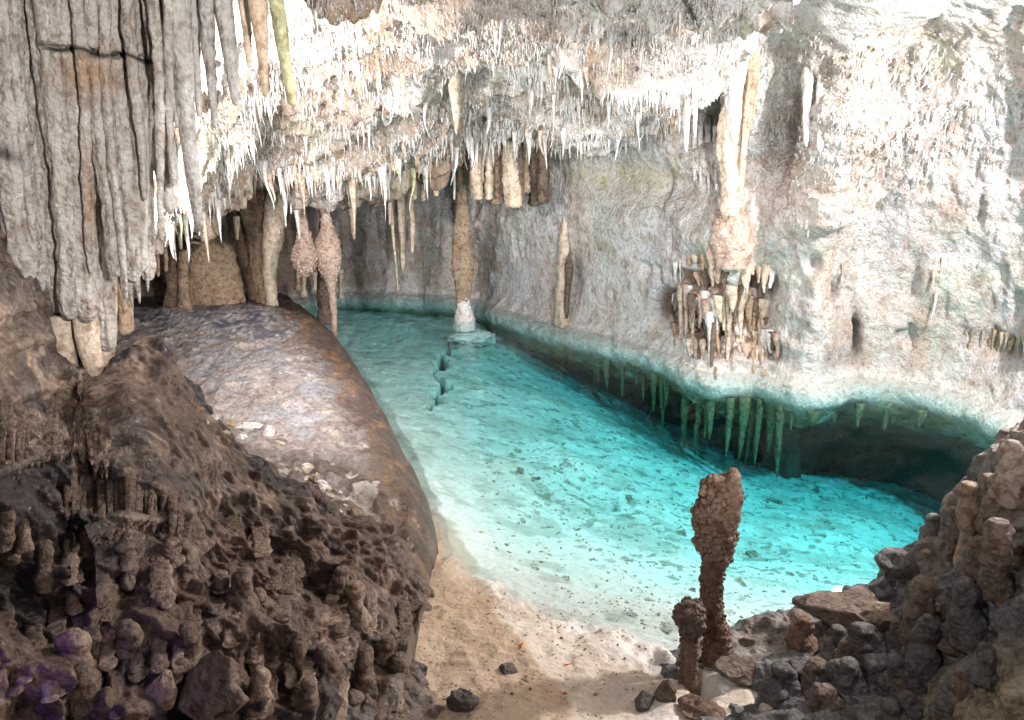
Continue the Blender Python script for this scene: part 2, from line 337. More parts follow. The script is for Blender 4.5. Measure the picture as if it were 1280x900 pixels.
ctl = np.array(ctl)
def tps_fit(c):
    n = len(c); K = np.linalg.norm(c[:, None, :2] - c[None, :, :2], axis=-1); K = K * 1.0
    A = np.zeros((n + 3, n + 3)); A[:n, :n] = K + np.eye(n) * -.10; A[:n, n] = A[n, :n] = 1; A[:n, n + 1:] = c[:, :2]; A[n + 1:, :n] = c[:, :2].T
    return np.linalg.solve(A, np.r_[c[:, 2], 0, 0, 0])
def tps_eval(c, wt, x, y):
    r = wt[len(c)] + wt[len(c) + 1] * x + wt[len(c) + 2] * y
    for k in range(len(c)): r = r + wt[k] * np.hypot(x - c[k, 0], y - c[k, 1])
    return r
WT = tps_fit(ctl)
gx = np.linspace(0, 1, 640); gx = -9 + 19 * (gx + .0); gx = np.interp(np.linspace(0, 1, 660), [0, .08, .92, 1], [-40, -3.2, 6.2, 40])
gy = np.interp(np.linspace(0, 1, 760), [0, .04, .55, .93, 1], [-30, 2.8, 7.2, 14.2, 40])
GX, GY = np.meshgrid(gx, gy, indexing='ij')
Z = tps_eval(ctl, WT, GX, GY); far = np.clip((np.maximum(np.abs(GX - 1) - 9, 0) + np.maximum(np.abs(GY - 8) - 9, 0)) / 4, 0, 1); Z = Z * (1 - far) + .3 * far
P = np.stack([GX, GY, Z], -1); P0 = np.stack([GX, GY, GX * 0], -1)
wet = 1 - sm(Z, -.06, .02); deep = 1 - sm(Z, -.5, -.1)
rip = fbm(P0, 5, 4, 301); lump = fbm(P0, 1.4, 3, 311)
shard = worley(P0, 6.5, 321, (1, 1.6, 1)); tracks = fbm(P0, 2.2, 3, 331, stretch=(1.4, .6, 1))
H = .03 * lump * sm(-Z, -.1, .4) + .012 * rip + .02 * (1 - wet) * fbm(P0, 3.2, 3, 341) + deep * .035 * sm(tracks, .15, .5) * (1 - shard) + .006 * fbm(P0, 22, 3, 351)
H += .02 * deep * (np.floor(3 * fbm(P0, 1.6, 3, 361)) / 3)
# ragged step where one sheet of crust ends (the black crack), and a sunken hollow round the far column
crk = np.array([on_water(px, py, -.3)[:2] for px, py in [(620, 408), (556, 416), (566, 426), (552, 438), (557, 452), (543, 466), (556, 478), (541, 492), (548, 500), (534, 514)]])
def seg_dist(x, y, pts):
    d = np.full(x.shape, 9.); tt = np.zeros(x.shape)
    for k in range(len(pts) - 1):
        a, b = pts[k], pts[k + 1]; ab = b - a; t = np.clip(((x - a[0]) * ab[0] + (y - a[1]) * ab[1]) / (ab @ ab), 0, 1)
        q = np.hypot(x - a[0] - ab[0] * t, y - a[1] - ab[1] * t); u = q < d; d = np.where(u, q, d); tt = np.where(u, (k + t) / (len(pts) - 1), tt)
    return d, tt
dc, tc_ = seg_dist(GX + .03 * rip, GY + .03 * lump, crk); wdt = .075 * (1 - tc_ * .5) * (1 + .8 * fbm(P0, 4, 2, 399))
crack = 1 - sm(dc, wdt * .6, wdt * 1.1); H -= .35 * crack
scal = .06 * (1 - sm(np.abs(Z + .0 + .02 * rip), 0, .03)); H += .030 * np.tanh((Z + .025 * lump + .03 * rip) / .010) * sm(GX, -.7, -.1) * (1 - sm(np.abs(Z), .05, .12))
P[..., 2] = Z + H
C = np.broadcast_to(np.array([.77, .78, .74]), P.shape).copy()
C = mixc(C, np.array([.50, .52, .46]), sm(fbm(P0, 3.5, 4, 371), .2, .9) * .8 * wet)
C = mixc(C, np.array([.22, .24, .20]), sm(fbm(P0, 9, 3, 381, stretch=(1, 1.6, 1)), .52, .8) * deep * .8)
sandc = mixc(np.broadcast_to(np.array([.80, .74, .68]), P.shape), np.array([.56, .42, .29]), sm(fbm(P0, 2.5, 4, 391), -.4, .6) * .5)
brn = 1 - sm(GX + .22 * fbm(P0, 1.6, 3, 395) - np.interp(GY, [3, 3.8, 4.4, 5.2, 6.5, 9], [.75, .35, .0, -.35, -.55, -1.9]), -.02, .05)
brn2 = brn
sandc = mixc(sandc, np.array([.50, .36, .24]), brn2 * .8)
v1 = np.abs(fbm(P0, 2.3, 4, 383)); v2 = np.abs(fbm(P0, 4.1, 3, 387)); C = mixc(C, np.array([.25, .28, .24]), (1 - sm(v1, .0, .03)) * deep * sm(fbm(P0, .9, 2, 389), -.1, .3) * .7); C = mixc(C, np.array([.34, .36, .30]), (1 - sm(v2, 0, .035)) * deep * sm(fbm(P0, 1.3, 2, 393), 0, .4) * .7)
C = mixc(C, np.array([.40, .44, .38]), sm(fbm(P0, 1.6, 4, 385, stretch=(.6, 1.2, 1)), .25, .75) * deep * .5)
C = mixc(C, sandc, (1 - wet))
C = mixc(C, np.array([.36, .33, .22]), wet * (1 - sm(Z, -.4, -.15) * 0) * brn * .6 * sm(-GY, -9, -6))
C = mixc(C, np.array([.10, .12, .10]), crack * .9)
sheet_obj('ground', P, M_SAND, C)

# ------------------------------------------------------------------ water
m = bpy.data.materials.new('clear_turquoise_water'); m.use_nodes = True; nt = m.node_tree; n = nt.nodes; n.clear(); L = nt.links
out = n.new('ShaderNodeOutputMaterial'); tr = n.new('ShaderNodeBsdfTransparent'); gl = n.new('ShaderNodeBsdfGlossy'); mx = n.new('ShaderNodeMixShader'); fr = n.new('ShaderNodeFresnel')
fr.inputs[0].default_value = 1.33; gl.inputs['Roughness'].default_value = .03
nz = n.new('ShaderNodeTexNoise'); nz.inputs['Scale'].default_value = 2.2; nz.inputs['Detail'].default_value = 2; bp = n.new('ShaderNodeBump'); bp.inputs['Strength'].default_value = .05; bp.inputs['Distance'].default_value = .05
geo = n.new('ShaderNodeNewGeometry'); L.new(geo.outputs['Position'], nz.inputs['Vector']); L.new(nz.outputs[0], bp.inputs['Height']); L.new(bp.outputs[0], gl.inputs['Normal'])
fm = n.new('ShaderNodeMath'); fm.operation = 'MULTIPLY'; fm.inputs[1].default_value = .22; L.new(fr.outputs[0], fm.inputs[0]); L.new(fm.outputs[0], mx.inputs[0]); L.new(tr.outputs[0], mx.inputs[1]); L.new(gl.outputs[0], mx.inputs[2]); L.new(mx.outputs[0], out.inputs[0])
va = n.new('ShaderNodeVolumeAbsorption'); va.inputs['Color'].default_value = (.05, .865, .92, 1); va.inputs['Density'].default_value = .55
L.new(va.outputs[0], out.inputs['Volume'])
a, b = np.array([-8, 1.0, -4.5]), np.array([9, 17, 0.0])
V = [(x, y, z) for x in (a[0], b[0]) for y in (a[1], b[1]) for z in (a[2], b[2])]
F = [(0, 1, 3, 2), (4, 6, 7, 5), (0, 4, 5, 1), (2, 3, 7, 6), (0, 2, 6, 4), (1, 5, 7, 3)]
tag(add('water', mesh_from('water', V, F, m, smooth=False)), kind='structure')

# ------------------------------------------------------------------ smooth mound left of the pool
edge = np.array([on_water(px, py, .0)[:2] for px, py in [(352, 368), (395, 405), (432, 450), (468, 510), (500, 570), (532, 630), (548, 690), (535, 745)]])
edge = np.array([[-9, 13.5], [-4.4, 14.0]] + edge.tolist() + [[-.9, 4.2], [-2.5, 3.6], [-9, 3.4]])
nx_, ny_ = 520, 560
gx = np.interp(np.linspace(0, 1, nx_), [0, .2, 1], [-7.5, -4.2, -.2]); gy = np.linspace(3.4, 14.2, ny_)
GX, GY = np.meshgrid(gx, gy, indexing='ij'); dE, _ = seg_dist(GX, GY, cr(edge, 60, 0))
inside = GX < np.interp(GY, edge[2:10, 1][::-1], edge[2:10, 0][::-1])
sd = np.where(inside, dE, -dE); P0 = np.stack([GX, GY, GX * 0], -1)
top = np.interp(GY, [3.4, 5, 6, 7.5, 9, 10.5, 11.5, 13, 14.2], [.22, .34, .52, .70, .74, .66, .52, .3, .15])
rad = np.interp(GY, [3.4, 5, 6.5, 8, 10, 12, 14], [.55, .5, .75, .95, 1.2, 1.1, .8])
t = np.clip(sd / rad, -1, 1); Z = np.where(t > 0, top * np.sqrt(np.clip(1 - (1 - np.clip(t, 0, 1)) ** 2.2, 0, 1)), -.8 * (-t) ** .8) - .03
Z += (.035 * fbm(P0, 1.3, 3, 401) + .012 * fbm(P0, 6, 3, 411)) * sm(t, -.2, .5) + (.018 * (1 - worley(P0, 13, 415)) + .02 * ridged(P0, 5, 3, 417)) * sm(t, .1, .6) + .07 * (fbm(P0, 3.2, 3, 419) + (1 - worley(P0, 7, 418))) * (1 - sm(GY, 5.4, 6.6)) * sm(t, 0, .4) + .03 * sm(t, -.1, .1) * (1 - sm(t, .35, .7)) * ridged(P0, 2.4, 3, 421, (1.6, 1, 1))
P = np.stack([GX, GY, Z], -1)
n1 = fbm(P0, 1.0, 4, 431); n2 = fbm(P0, 5, 4, 441); n4 = fbm(P0, 14, 3, 445)
C = np.broadcast_to(np.array([.42, .37, .36]), P.shape).copy(); C = mixc(C, np.array([.58, .58, .63]), sm(n1 + .5 * n2 + .5 * sm(GY, 8, 9.5), .1, 1.0) * .8)
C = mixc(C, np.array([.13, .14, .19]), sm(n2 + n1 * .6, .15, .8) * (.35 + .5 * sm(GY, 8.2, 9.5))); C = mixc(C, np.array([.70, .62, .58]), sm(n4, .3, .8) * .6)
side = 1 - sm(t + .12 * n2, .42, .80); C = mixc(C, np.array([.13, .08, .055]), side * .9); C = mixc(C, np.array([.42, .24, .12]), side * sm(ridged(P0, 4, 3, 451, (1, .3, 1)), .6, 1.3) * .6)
sandy = (1 - sm(GY + .4 * n1, 4.9, 5.8)) * (1 - sm(t, .3, .9)); C = mixc(C, np.array([.44, .31, .20]), sandy)
nr = (1 - sm(GY + .35 * n1, 5.7, 6.9)); C = mixc(C, np.array([.12, .08, .055]), nr * np.clip(.75 + .5 * n2, 0, 1)); C = mixc(C, np.array([.72, .68, .62]), nr * sm(n2 + n4 * .6, .25, .6) * sm(t, .35, .7) * .9)
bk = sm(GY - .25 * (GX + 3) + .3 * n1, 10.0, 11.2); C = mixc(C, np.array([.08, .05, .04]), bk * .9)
C = mixc(C, np.array([.17, .11, .07]), (1 - sm(GY, 4.8, 5.8)) * .7 * sm(t, .3, .8))
sheet_obj('rock_mound', P, M_WET, C, kind='thing', label='smooth rounded grey rock mound with brown wet flank left of the pool', cat='rock mound')

# ------------------------------------------------------------------ foreground rock masses
def mass(name, ridge, bottom, seed, label, cat, colf, nrows=5, bulge=.18, extra=None):
    net = []
    for (a, b, Ya), (c, d_, Yb) in zip(ridge, bottom):
        e = at(a, b, Ya); colp = [e + [0, 1.1, -2.0], e + [0, .75, -.7], e + [0, .38, -.12]]
        for k in range(nrows + 1):
            f = k / nrows; q = at(a + (c - a) * f, b + (d_ - b) * f, Ya + (Yb - Ya) * f ** .9 - bulge * math.sin(math.pi * f)); colp.append(q)
        g = colp[-1]; colp += [g + [0, -.2, -.5], g + [0, -.1, -1.6]]
        net.append(colp)
    P = cr(cr(np.array(net), 260, 0), 260, 1); P = even(even(P, 620, 0), 620, 1)
    N3 = normals(P); 
    if N3[300, 300, 2] < 0: N3 = -N3
    P, C = colf(P, N3)
    return sheet_obj(name, P, M_WET, C, kind='thing', label=label, cat=cat, key='rock%d' % seed)

def left_look(P, N):
    px_, py_ = pix(P)
    tiers = np.zeros(P.shape[:2])
    # draped tiers with a sharp lower lip
    for yc, x0, x1, amp in [(400, -60, 60, .05), (445, -60, 70, .06), (505, -60, 130, .06), (590, -60, 175, .07), (665, 60, 300, .07)]:
        yy = py_ + 14 * np.sin(px_ / 37.) + .10 * (px_ - 80) * (1 if yc > 480 else .4)
        prof = np.exp(-np.clip(yc - yy, 0, 400) / 42.) * sm(yc - yy, -5, 7); tiers += amp * prof * sm(px_, x0 - 15, x0 + 15) * (1 - sm(px_, x1 - 25, x1 + 25))
    flute = ridged(P, 9, 2, 511, (1, 1, .12))
    kn = 1 - worley(P, 6.0, 521, (1, 1, .55)); kn2 = 1 - worley(P, 12, 523, (1, 1, .6)); lowr = sm(py_, 560, 680)
    D = .15 * fbm(P, 1.6, 3, 501) + tiers * 1.3 + .04 * (1 - worley(P, 20, 527, (1, 1, .5))) + .030 * flute * (1 - lowr * .7) + lowr * (.14 * kn * kn + .08 * kn2 + .11 * ridged(P, 2.6, 4, 529, (1, 1, .6))) + (1 - lowr) * .03 * kn2 + .012 * fbm(P, 18, 3, 531)
    D += .05 * ridged(P, 3.5, 2, 541, (1, 1, .25))
    D = D * (1 - .4 * sm(px_ + .35 * (py_ - 700), 440, 530)); P = P + (N * .6 + np.array([.1, -.5, .1])) * D[..., None]
    n1 = fbm(P, 1.5, 4, 551); n2 = fbm(P, 7, 4, 561)
    C = np.broadcast_to(np.array([.155, .10, .075]), P.shape).copy(); C = mixc(C, np.array([.44, .32, .25]), sm(n2 + n1 * .7, .0, .8) * .7); C = mixc(C, np.array([.035, .028, .035]), sm(n1 - .5 * n2, -.15, .5) * .85)
    C = mixc(C, np.array([.48, .38, .30]), np.clip(tiers / .08, 0, 1) * .55); C = mixc(C, np.array([.30, .24, .20]), sm(px_ + 60 * n1, 380, 560) * .4)
    return P, C
ridge = [(-420, 200, 3.6), (-250, 240, 3.9), (-90, 285, 4.2), (0, 322, 4.4), (42, 385, 4.5), (72, 455, 4.55), (118, 482, 4.55), (170, 450, 4.7), (245, 551, 4.7), (310, 601, 4.8), (390, 651, 4.85), (455, 706, 4.8), (500, 751, 4.75), (525, 806, 4.55), (575, 876, 4.1), (620, 966, 3.65)]
bottom = [(-450, 1050, 1.6), (-330, 1050, 1.8), (-220, 1050, 1.95), (-110, 1050, 2.1), (-20, 1050, 2.25), (60, 1050, 2.4), (130, 1050, 2.5), (200, 1050, 2.6), (270, 1050, 2.7), (340, 1050, 2.8), (400, 1050, 2.9), (455, 1050, 2.97), (500, 1050, 3.02), (540, 1050, 3.07), (580, 1050, 3.1), (620, 1050, 3.15)]
mass('foreground_rock', ridge, bottom, 500, 'big dark brown fluted rock slope filling the lower left corner', 'rock', left_look)

def right_look(P, N):
    px_, py_ = pix(P)
    kn = 1 - worley(P, 5.5, 621, (1, 1, .6)); kn2 = 1 - worley(P, 11, 623, (1, 1, .7)); hi = sm(px_, 1000, 1130)
    D = .12 * fbm(P, 1.8, 3, 601) + .09 * kn * kn + .04 * kn2 + .07 * hi * ridged(P, 4.5, 3, 641, (1, 1, .3)) + .05 * ridged(P, 3.5, 4, 643) + .012 * fbm(P, 18, 3, 631)
    P = P + (N * .7 + np.array([-.1, -.4, .1])) * D[..., None]
    n1 = fbm(P, 1.6, 4, 651); n2 = fbm(P, 7, 4, 661)
    C = np.broadcast_to(np.array([.20, .19, .19]), P.shape).copy(); C = mixc(C, np.array([.36, .28, .22]), sm(n1 + n2 * .5, .2, 1.0) * .5); C = mixc(C, np.array([.05, .045, .045]), sm(n2 - n1, .1, .8) * .6)
    C = mixc(C, np.array([.42, .34, .20]), sm(px_ + (py_ - 800) * 1.2 + 60 * n1, 1150, 1400) * sm(py_, 760, 860) * .8)
    C = mixc(C, np.array([.46, .36, .28]), sm(px_ + 30 * n2, 1210, 1290) * (1 - sm(py_, 640, 740)) * .7)
    return P, C
ridge = [(740, 980, 3.4), (775, 925, 3.75), (805, 895, 3.95), (845, 865, 4.1), (900, 840, 4.25), (960, 815, 4.35), (1020, 800, 4.45), (1095, 775, 4.5), (1145, 752, 4.55), (1180, 724, 4.5), (1220, 689, 4.45), (1248, 656, 4.35), (1280, 619, 4.2), (1315, 579, 4.1), (1400, 504, 4.0), (1560, 414, 3.8)]
bottom = [(750, 1050, 3.1), (790, 1050, 3.1), (830, 1050, 3.1), (880, 1050, 3.1), (930, 1050, 3.1), (990, 1050, 3.08), (1050, 1050, 3.0), (1100, 1050, 2.92), (1150, 1050, 2.82), (1200, 1050, 2.72), (1250, 1050, 2.6), (1300, 1050, 2.45), (1350, 1050, 2.3), (1410, 1050, 2.2), (1500, 1050, 2.0), (1650, 1050, 1.8)]
mass('foreground_rock', ridge, bottom, 600, 'knobbly grey rock bank rising at the lower right corner', 'rock', right_look)

# ------------------------------------------------------------------ builders for formations
def lathe(path, radii, sides=14, seed=0, rough=.12, flute=0, nfl=5, knob=0, knobf=20, squash=1, cap=True):
    """tube along a path with a radius per point, roughened; returns vertices and faces"""
    path = np.asarray(path, float); radii = np.asarray(radii, float); n = len(path)
    ang = np.linspace(0, 2 * math.pi, sides, endpoint=False)
    ring = np.stack([np.cos(ang), np.sin(ang) * squash, 0 * ang], -1)
    R = radii[:, None] * (1 + flute * np.cos(nfl * ang + seed)[None] * np.ones((n, 1)))
    P = path[:, None, :] + ring[None] * R[..., None]
    scale = max(radii.max(), .01)
    P[..., :2] += ring[None, :, :2] * (radii[:, None] * rough * fbm(P / scale * np.array([1, 1, .35]) * .9 + seed * 3.7, 1, 3, seed))[..., None]
    if knob: P[..., :2] += ring[None, :, :2] * (knob * (1 - worley(P + seed, knobf, seed)))[..., None]
    i = np.arange(n * sides).reshape(n, sides); j = np.roll(i, -1, axis=1)
    F = np.stack([i[:-1], j[:-1], j[1:], i[1:]], -1).reshape(-1, 4)
    V = P.reshape(-1, 3)
    V = np.vstack([V, path[:1], path[-1:]]); a, b = len(V) - 2, len(V) - 1
    F = np.vstack([F, np.stack([i[0], i[0] * 0 + a, i[0] * 0 + a, j[0]], -1)[:0]])
    c0 = np.stack([np.full(sides // 2, a), j[0][::2][:sides // 2], i[0][::2][:sides // 2], np.roll(i[0], 1)[::2][:sides // 2]], -1)
    c1 = np.stack([np.full(sides // 2, b), np.roll(i[-1], 1)[::2][:sides // 2], i[-1][::2][:sides // 2], j[-1][::2][:sides // 2]], -1)
    return V, np.vstack([F, c0, c1])
def merge(parts):
    Vs, Fs, o = [], [], 0
    for V, F in parts: Vs.append(V); Fs.append(F + o); o += len(V)
    return np.vstack(Vs), np.vstack(Fs)
def taper(n, r0, r1, pw=1.0):
    t = np.linspace(0, 1, n); r = r1 + (r0 - r1) * (1 - t) ** pw
    if n > 80: e = .06; r = r * np.sqrt(np.clip(1 - (np.clip(t - 1 + e, 0, e) / e) ** 2, .003, 1))
    else: r[-1] *= .35
    return r
def stal(top, length, r0, r1=None, seed=0, sides=12, n=16, bend=.02, pw=.9, **k):
    t = np.linspace(0, 1, n)[:, None]; r1 = r0 * .12 if r1 is None else r1
    path = np.asarray(top)[None] + t * np.array([[0, 0, -length]]) + bend * length * np.stack([np.sin(t[:, 0] * 3 + seed), np.cos(t[:, 0] * 2.3 + seed * 2), 0 * t[:, 0]], -1) * t
    return lathe(path, taper(n, r0, r1, pw), sides, seed, **k)
def formation(name, VF, mat, label, cat, group=None):
    V, F = VF; base = V[V[:, 2].argmax()] if cat != 'stalagmite' else V[V[:, 2].argmin()]
    base = np.array([V[:, 0].mean(), V[:, 1].mean(), base[2]])
    o = add(name, mesh_from(name, V - base, F, mat), None, base); return tag(o, label, cat, group)
px2m = lambda w_, Y: w_ / FPX * Y * 1.03

def spike(x0, y0, x1, y1, Y, w0, w1, seed=0, n=28, sides=14, pw=1.0, bend=.01, Y1=None, **k):
    """formation whose outline runs from photo position x0,y0 (width w0) to x1,y1 (width w1) at distance Y; world-vertical up to that"""
    Y1 = Y if Y1 is None else Y1; a, b = at(x0, y0, Y), at(x1, y1, Y1); t = np.linspace(0, 1, n)[:, None]; Ln = np.linalg.norm(b - a)
    path = a + (b - a) * t + bend * Ln * np.stack([np.sin(t[:, 0] * 5 + seed) - math.sin(seed), np.cos(t[:, 0] * 4 + seed * 2) - math.cos(seed * 2), 0 * t[:, 0]], -1)
    return lathe(path, taper(n, px2m(w0 / 2, Y), px2m(w1 / 2, Y1), pw), sides, seed, **k)
def profile(x, ys, ws, Y, seed=0, lean=0, sides=20, n=50, **k):
    """upright formation with widths ws (photo px) at heights ys (photo px)"""
    yy = np.linspace(ys[0], ys[-1], n); ww = np.interp(yy, ys, ws)
    ww = np.convolve(np.r_[[ww[0]] * 2, ww, [ww[-1]] * 2], np.ones(5) / 5, 'valid')
    xs = x if np.ndim(x) else [x, x + lean]
    xx = np.interp(np.linspace(0, 1, n), np.linspace(0, 1, len(xs)), xs)
    Ys = np.linspace(Y[0], Y[1], n) if isinstance(Y, tuple) else np.full(n, float(Y))
    path = np.array([at(a, b, c_) for a, b, c_ in zip(xx, yy, Ys)]); return lathe(path, ww / 2 / FPX * Ys.mean() * 1.03, sides, seed, **k)
def ball(c, r, seed=0, nu=28, nv=18, squash=(1, 1, 1), amp=.25, cell=2.2, knob=0, knobf=14, cuts=0):
    th = np.linspace(0, 2 * math.pi, nu, endpoint=False); ph = np.linspace(.001, math.pi - .001, nv)
    T, Ph = np.meshgrid(th, ph, indexing='ij'); D = np.stack([np.sin(Ph) * np.cos(T), np.sin(Ph) * np.sin(T), np.cos(Ph)], -1)
    R = 1 + amp * (worley(D + seed * 3.1, cell, seed) - .5) + amp * .5 * fbm(D + seed, 1.6, 3, seed)
    if knob: R = R + knob * (1 - worley(D * 1.0 + seed, knobf, seed))
    U = D * R[..., None]
    if cuts:
        g = np.random.default_rng(seed)
        for _q in range(cuts):
            a_ = g.standard_normal(3); a_ /= np.linalg.norm(a_); h_ = g.uniform(.55, .85); ex = np.maximum(U @ a_ - h_, 0); U = U - .92 * ex[..., None] * a_
    P = U * r * np.array(squash) + np.asarray(c); i = np.arange(nu * nv).reshape(nu, nv); j = np.roll(i, -1, axis=0)
    F = np.stack([i[:, :-1], i[:, 1:], j[:, 1:], j[:, :-1]], -1).reshape(-1, 4); return P.reshape(-1, 3), F

_ph = (1 + 5 ** .5) / 2
_iv = np.array([(-1, _ph, 0), (1, _ph, 0), (-1, -_ph, 0), (1, -_ph, 0), (0, -1, _ph), (0, 1, _ph), (0, -1, -_ph), (0, 1, -_ph), (_ph, 0, -1), (_ph, 0, 1), (-_ph, 0, -1), (-_ph, 0, 1)]) / math.hypot(1, _ph)
_if = [(0, 11, 5), (0, 5, 1), (0, 1, 7), (0, 7, 10), (0, 10, 11), (1, 5, 9), (5, 11, 4), (11, 10, 2), (10, 7, 6), (7, 1, 8), (3, 9, 4), (3, 4, 2), (3, 2, 6), (3, 6, 8), (3, 8, 9), (4, 9, 5), (2, 4, 11), (6, 2, 10), (8, 6, 7), (9, 8, 1)]
_b = bpy.data.meshes.new('nodule_source'); _b.from_pydata(_iv.tolist(), [], _if)
import bmesh
_bm = bmesh.new(); _bm.from_mesh(_b); bmesh.ops.subdivide_edges(_bm, edges=_bm.edges[:], cuts=1, use_grid_fill=True)
_nv = np.array([v.co.normalized()[:] for v in _bm.verts]); _bm.verts.ensure_lookup_table(); _nf = np.array([[v.index for v in f.verts] + [f.verts[0].index] for f in _bm.faces]); _bm.free(); bpy.data.meshes.remove(_b)
def crusted(VF, n, r, seed=0, zr=None, out=.5):
    """the shape with n small rounded nodules of crust grown on it"""
    g = np.random.default_rng(seed); V, F = VF; lo, hi = V[:, 2].min(), V[:, 2].max(); ok = np.arange(len(V) - 2)
    if zr: ok = ok[(V[ok, 2] >= lo + (hi - lo) * zr[0]) & (V[ok, 2] <= lo + (hi - lo) * zr[1])]
    parts = [VF]
    tri = _nf[:, :3]
    extra_v, extra_f, o = [], [], len(V)
    for i in g.choice(ok, n):
        k = r * g.uniform(.5, 1.5); q = _nv * k * g.uniform(.8, 1.25, 3) * (1 + .25 * g.standard_normal((len(_nv), 1)) * .5) + V[i] + g.standard_normal(3) * r * .25; extra_v.append(q); extra_f.append(tri + o); o += len(q)
    return np.vstack([V] + extra_v), (F, np.vstack(extra_f))
# ------------------------------------------------------------------ big grey curtain at the upper left
def empty(name, loc, label, cat, group=None):
    o = bpy.data.objects.new(name, None); COL.objects.link(o); o.location = loc; o.empty_display_size = .1; return tag(o, label, cat, group)
base = at(100, -60, 4.6)
cur = empty('stalactite_curtain', base, 'huge grey white curtain of fused stalactites with a dark crack across it, upper left', 'stalactite curtain')
def cpart(name, VF, mat=None, **kw):
    V, F = VF; cols_ = None
    if mat is None:
        px_, py_ = pix(V); cols_ = np.broadcast_to(np.array([.72, .68, .63]), V.shape).copy(); cols_ = mixc(cols_, np.array([.50, .44, .40]), sm(fbm(V, 2.5, 3, 951), -.1, .7) * .6)
        cols_ = mixc(cols_, np.array([.50, .30, .15]), np.exp(-((px_ - 110) / 40) ** 2 - ((py_ - 92) / 26) ** 2) * .75 + .6 * np.exp(-((px_ - 112) / 12) ** 2 - ((py_ - 250) / 60) ** 2))
        yc = 58 + (px_ - 60) * .13 + 3 * np.sin(px_ / 9.); cols_ = mixc(cols_, np.array([.03, .025, .02]), np.exp(-((py_ - yc) / 3.2) ** 2) * ((px_ > 48) & (px_ < 192)))  # dark line painted along the crack, standing in for the notch's shade
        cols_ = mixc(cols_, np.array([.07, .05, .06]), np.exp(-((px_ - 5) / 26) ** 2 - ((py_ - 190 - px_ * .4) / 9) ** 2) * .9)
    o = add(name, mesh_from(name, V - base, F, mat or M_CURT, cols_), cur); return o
k = 0
for x0, x1, y1, Y, w0, w1, pw in [(-34, -5, 360, 4.62, 56, 44, .5), (-85, -50, 420, 4.55, 60, 50, .6), (2, 30, 352, 4.52, 44, 34, .4), (30, 62, 360, 4.68, 30, 20, .5), (48, 86, 400, 4.5, 30, 24, .4), (78, 114, 402, 4.56, 30, 24, .4), (104, 138, 440, 4.72, 30, 20, .5), (60, 96, 396, 4.8, 50, 30, .5), (112, 148, 345, 4.52, 26, 15, .6), (134, 165, 352, 4.6, 26, 15, .7), (22, 56, 372, 4.72, 66, 40, .4), (18, 54, 372, 4.64, 44, 30, .3), (44, 78, 392, 4.66, 44, 30, .3), (70, 104, 396, 4.66, 44, 30, .3), (88, 118, 380, 4.66, 36, 20, .4), (-20, 16, 350, 4.64, 46, 34, .3), (-30, 10, 345, 4.75, 70, 50, .4),
                                (152, 176, 340, 4.6, 22, 12, .7), (168, 190, 350, 4.72, 38, 13, .8), (172, 215, 268, 4.8, 34, 8, .8), (196, 216, 232, 4.72, 30, 8, .7)]:
    k += 1; VF = spike(x0, -60, x1, y1, Y, w0 * .92, w1, k, 240, 40, pw, .008, rough=.20, flute=.09, nfl=5 + k % 4, squash=.85, knob=.02, knobf=9)
    V, F = VF; px_, py_ = pix(V); yc = 58 + (px_ - 60) * .12; V = V + np.stack([0 * py_, np.exp(-((py_ - yc) / 3.5) ** 2) * .09 * ((px_ > 50) & (px_ < 200)), 0 * py_], -1)
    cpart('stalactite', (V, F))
for q_, (x0, x1, y1, w0) in enumerate([(16, 44, 330, 16), (40, 74, 380, 15), (66, 96, 300, 13), (88, 122, 340, 14), (100, 132, 410, 12), (122, 146, 300, 14), (128, 158, 372, 12), (156, 176, 250, 12), (176, 198, 262, 11), (182, 207, 300, 11), (206, 222, 232, 9), (212, 222, 160, 10)]):
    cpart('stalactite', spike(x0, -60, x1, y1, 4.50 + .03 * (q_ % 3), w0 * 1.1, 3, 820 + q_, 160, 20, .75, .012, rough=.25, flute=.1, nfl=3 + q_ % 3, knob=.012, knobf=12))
tips = [spike(a, b, c, d, 4.66, w_, 2, 40 + i, 14, 10) for i, (a, b, c, d, w_) in enumerate([(152, 345, 158, 378, 11), (162, 350, 166, 387, 11), (170, 345, 174, 380, 10), (180, 318, 185, 365, 10)])]
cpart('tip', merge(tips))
# lower joints of the two columns, orange drapery edge
for x0, y0, x1, y1, w0, w1, Y, mt in [(78, 394, 86, 468, 30, 22, 4.62, M_CREAM), (106, 394, 118, 474, 32, 20, 4.6, M_CREAM), (52, 394, 66, 470, 24, 16, 4.6, M_GREY), (128, 300, 134, 470, 26, 22, 4.78, M_CREAM)]:
    k += 1; cpart('column', spike(x0, y0, x1, y1, Y, w0, w1, k, 40, 18, .7, .01, rough=.18, flute=.06), mt)
cpart('drapery', spike(106, 235, 118, 420, 4.85, 16, 22, 60, 40, 14, 1, .02, rough=.2, squash=2.2), M_ORANGE)
cpart('drapery', spike(122, 290, 148, 420, 4.92, 10, 16, 61, 40, 14, 1, .04, rough=.2, squash=2), M_TAN)

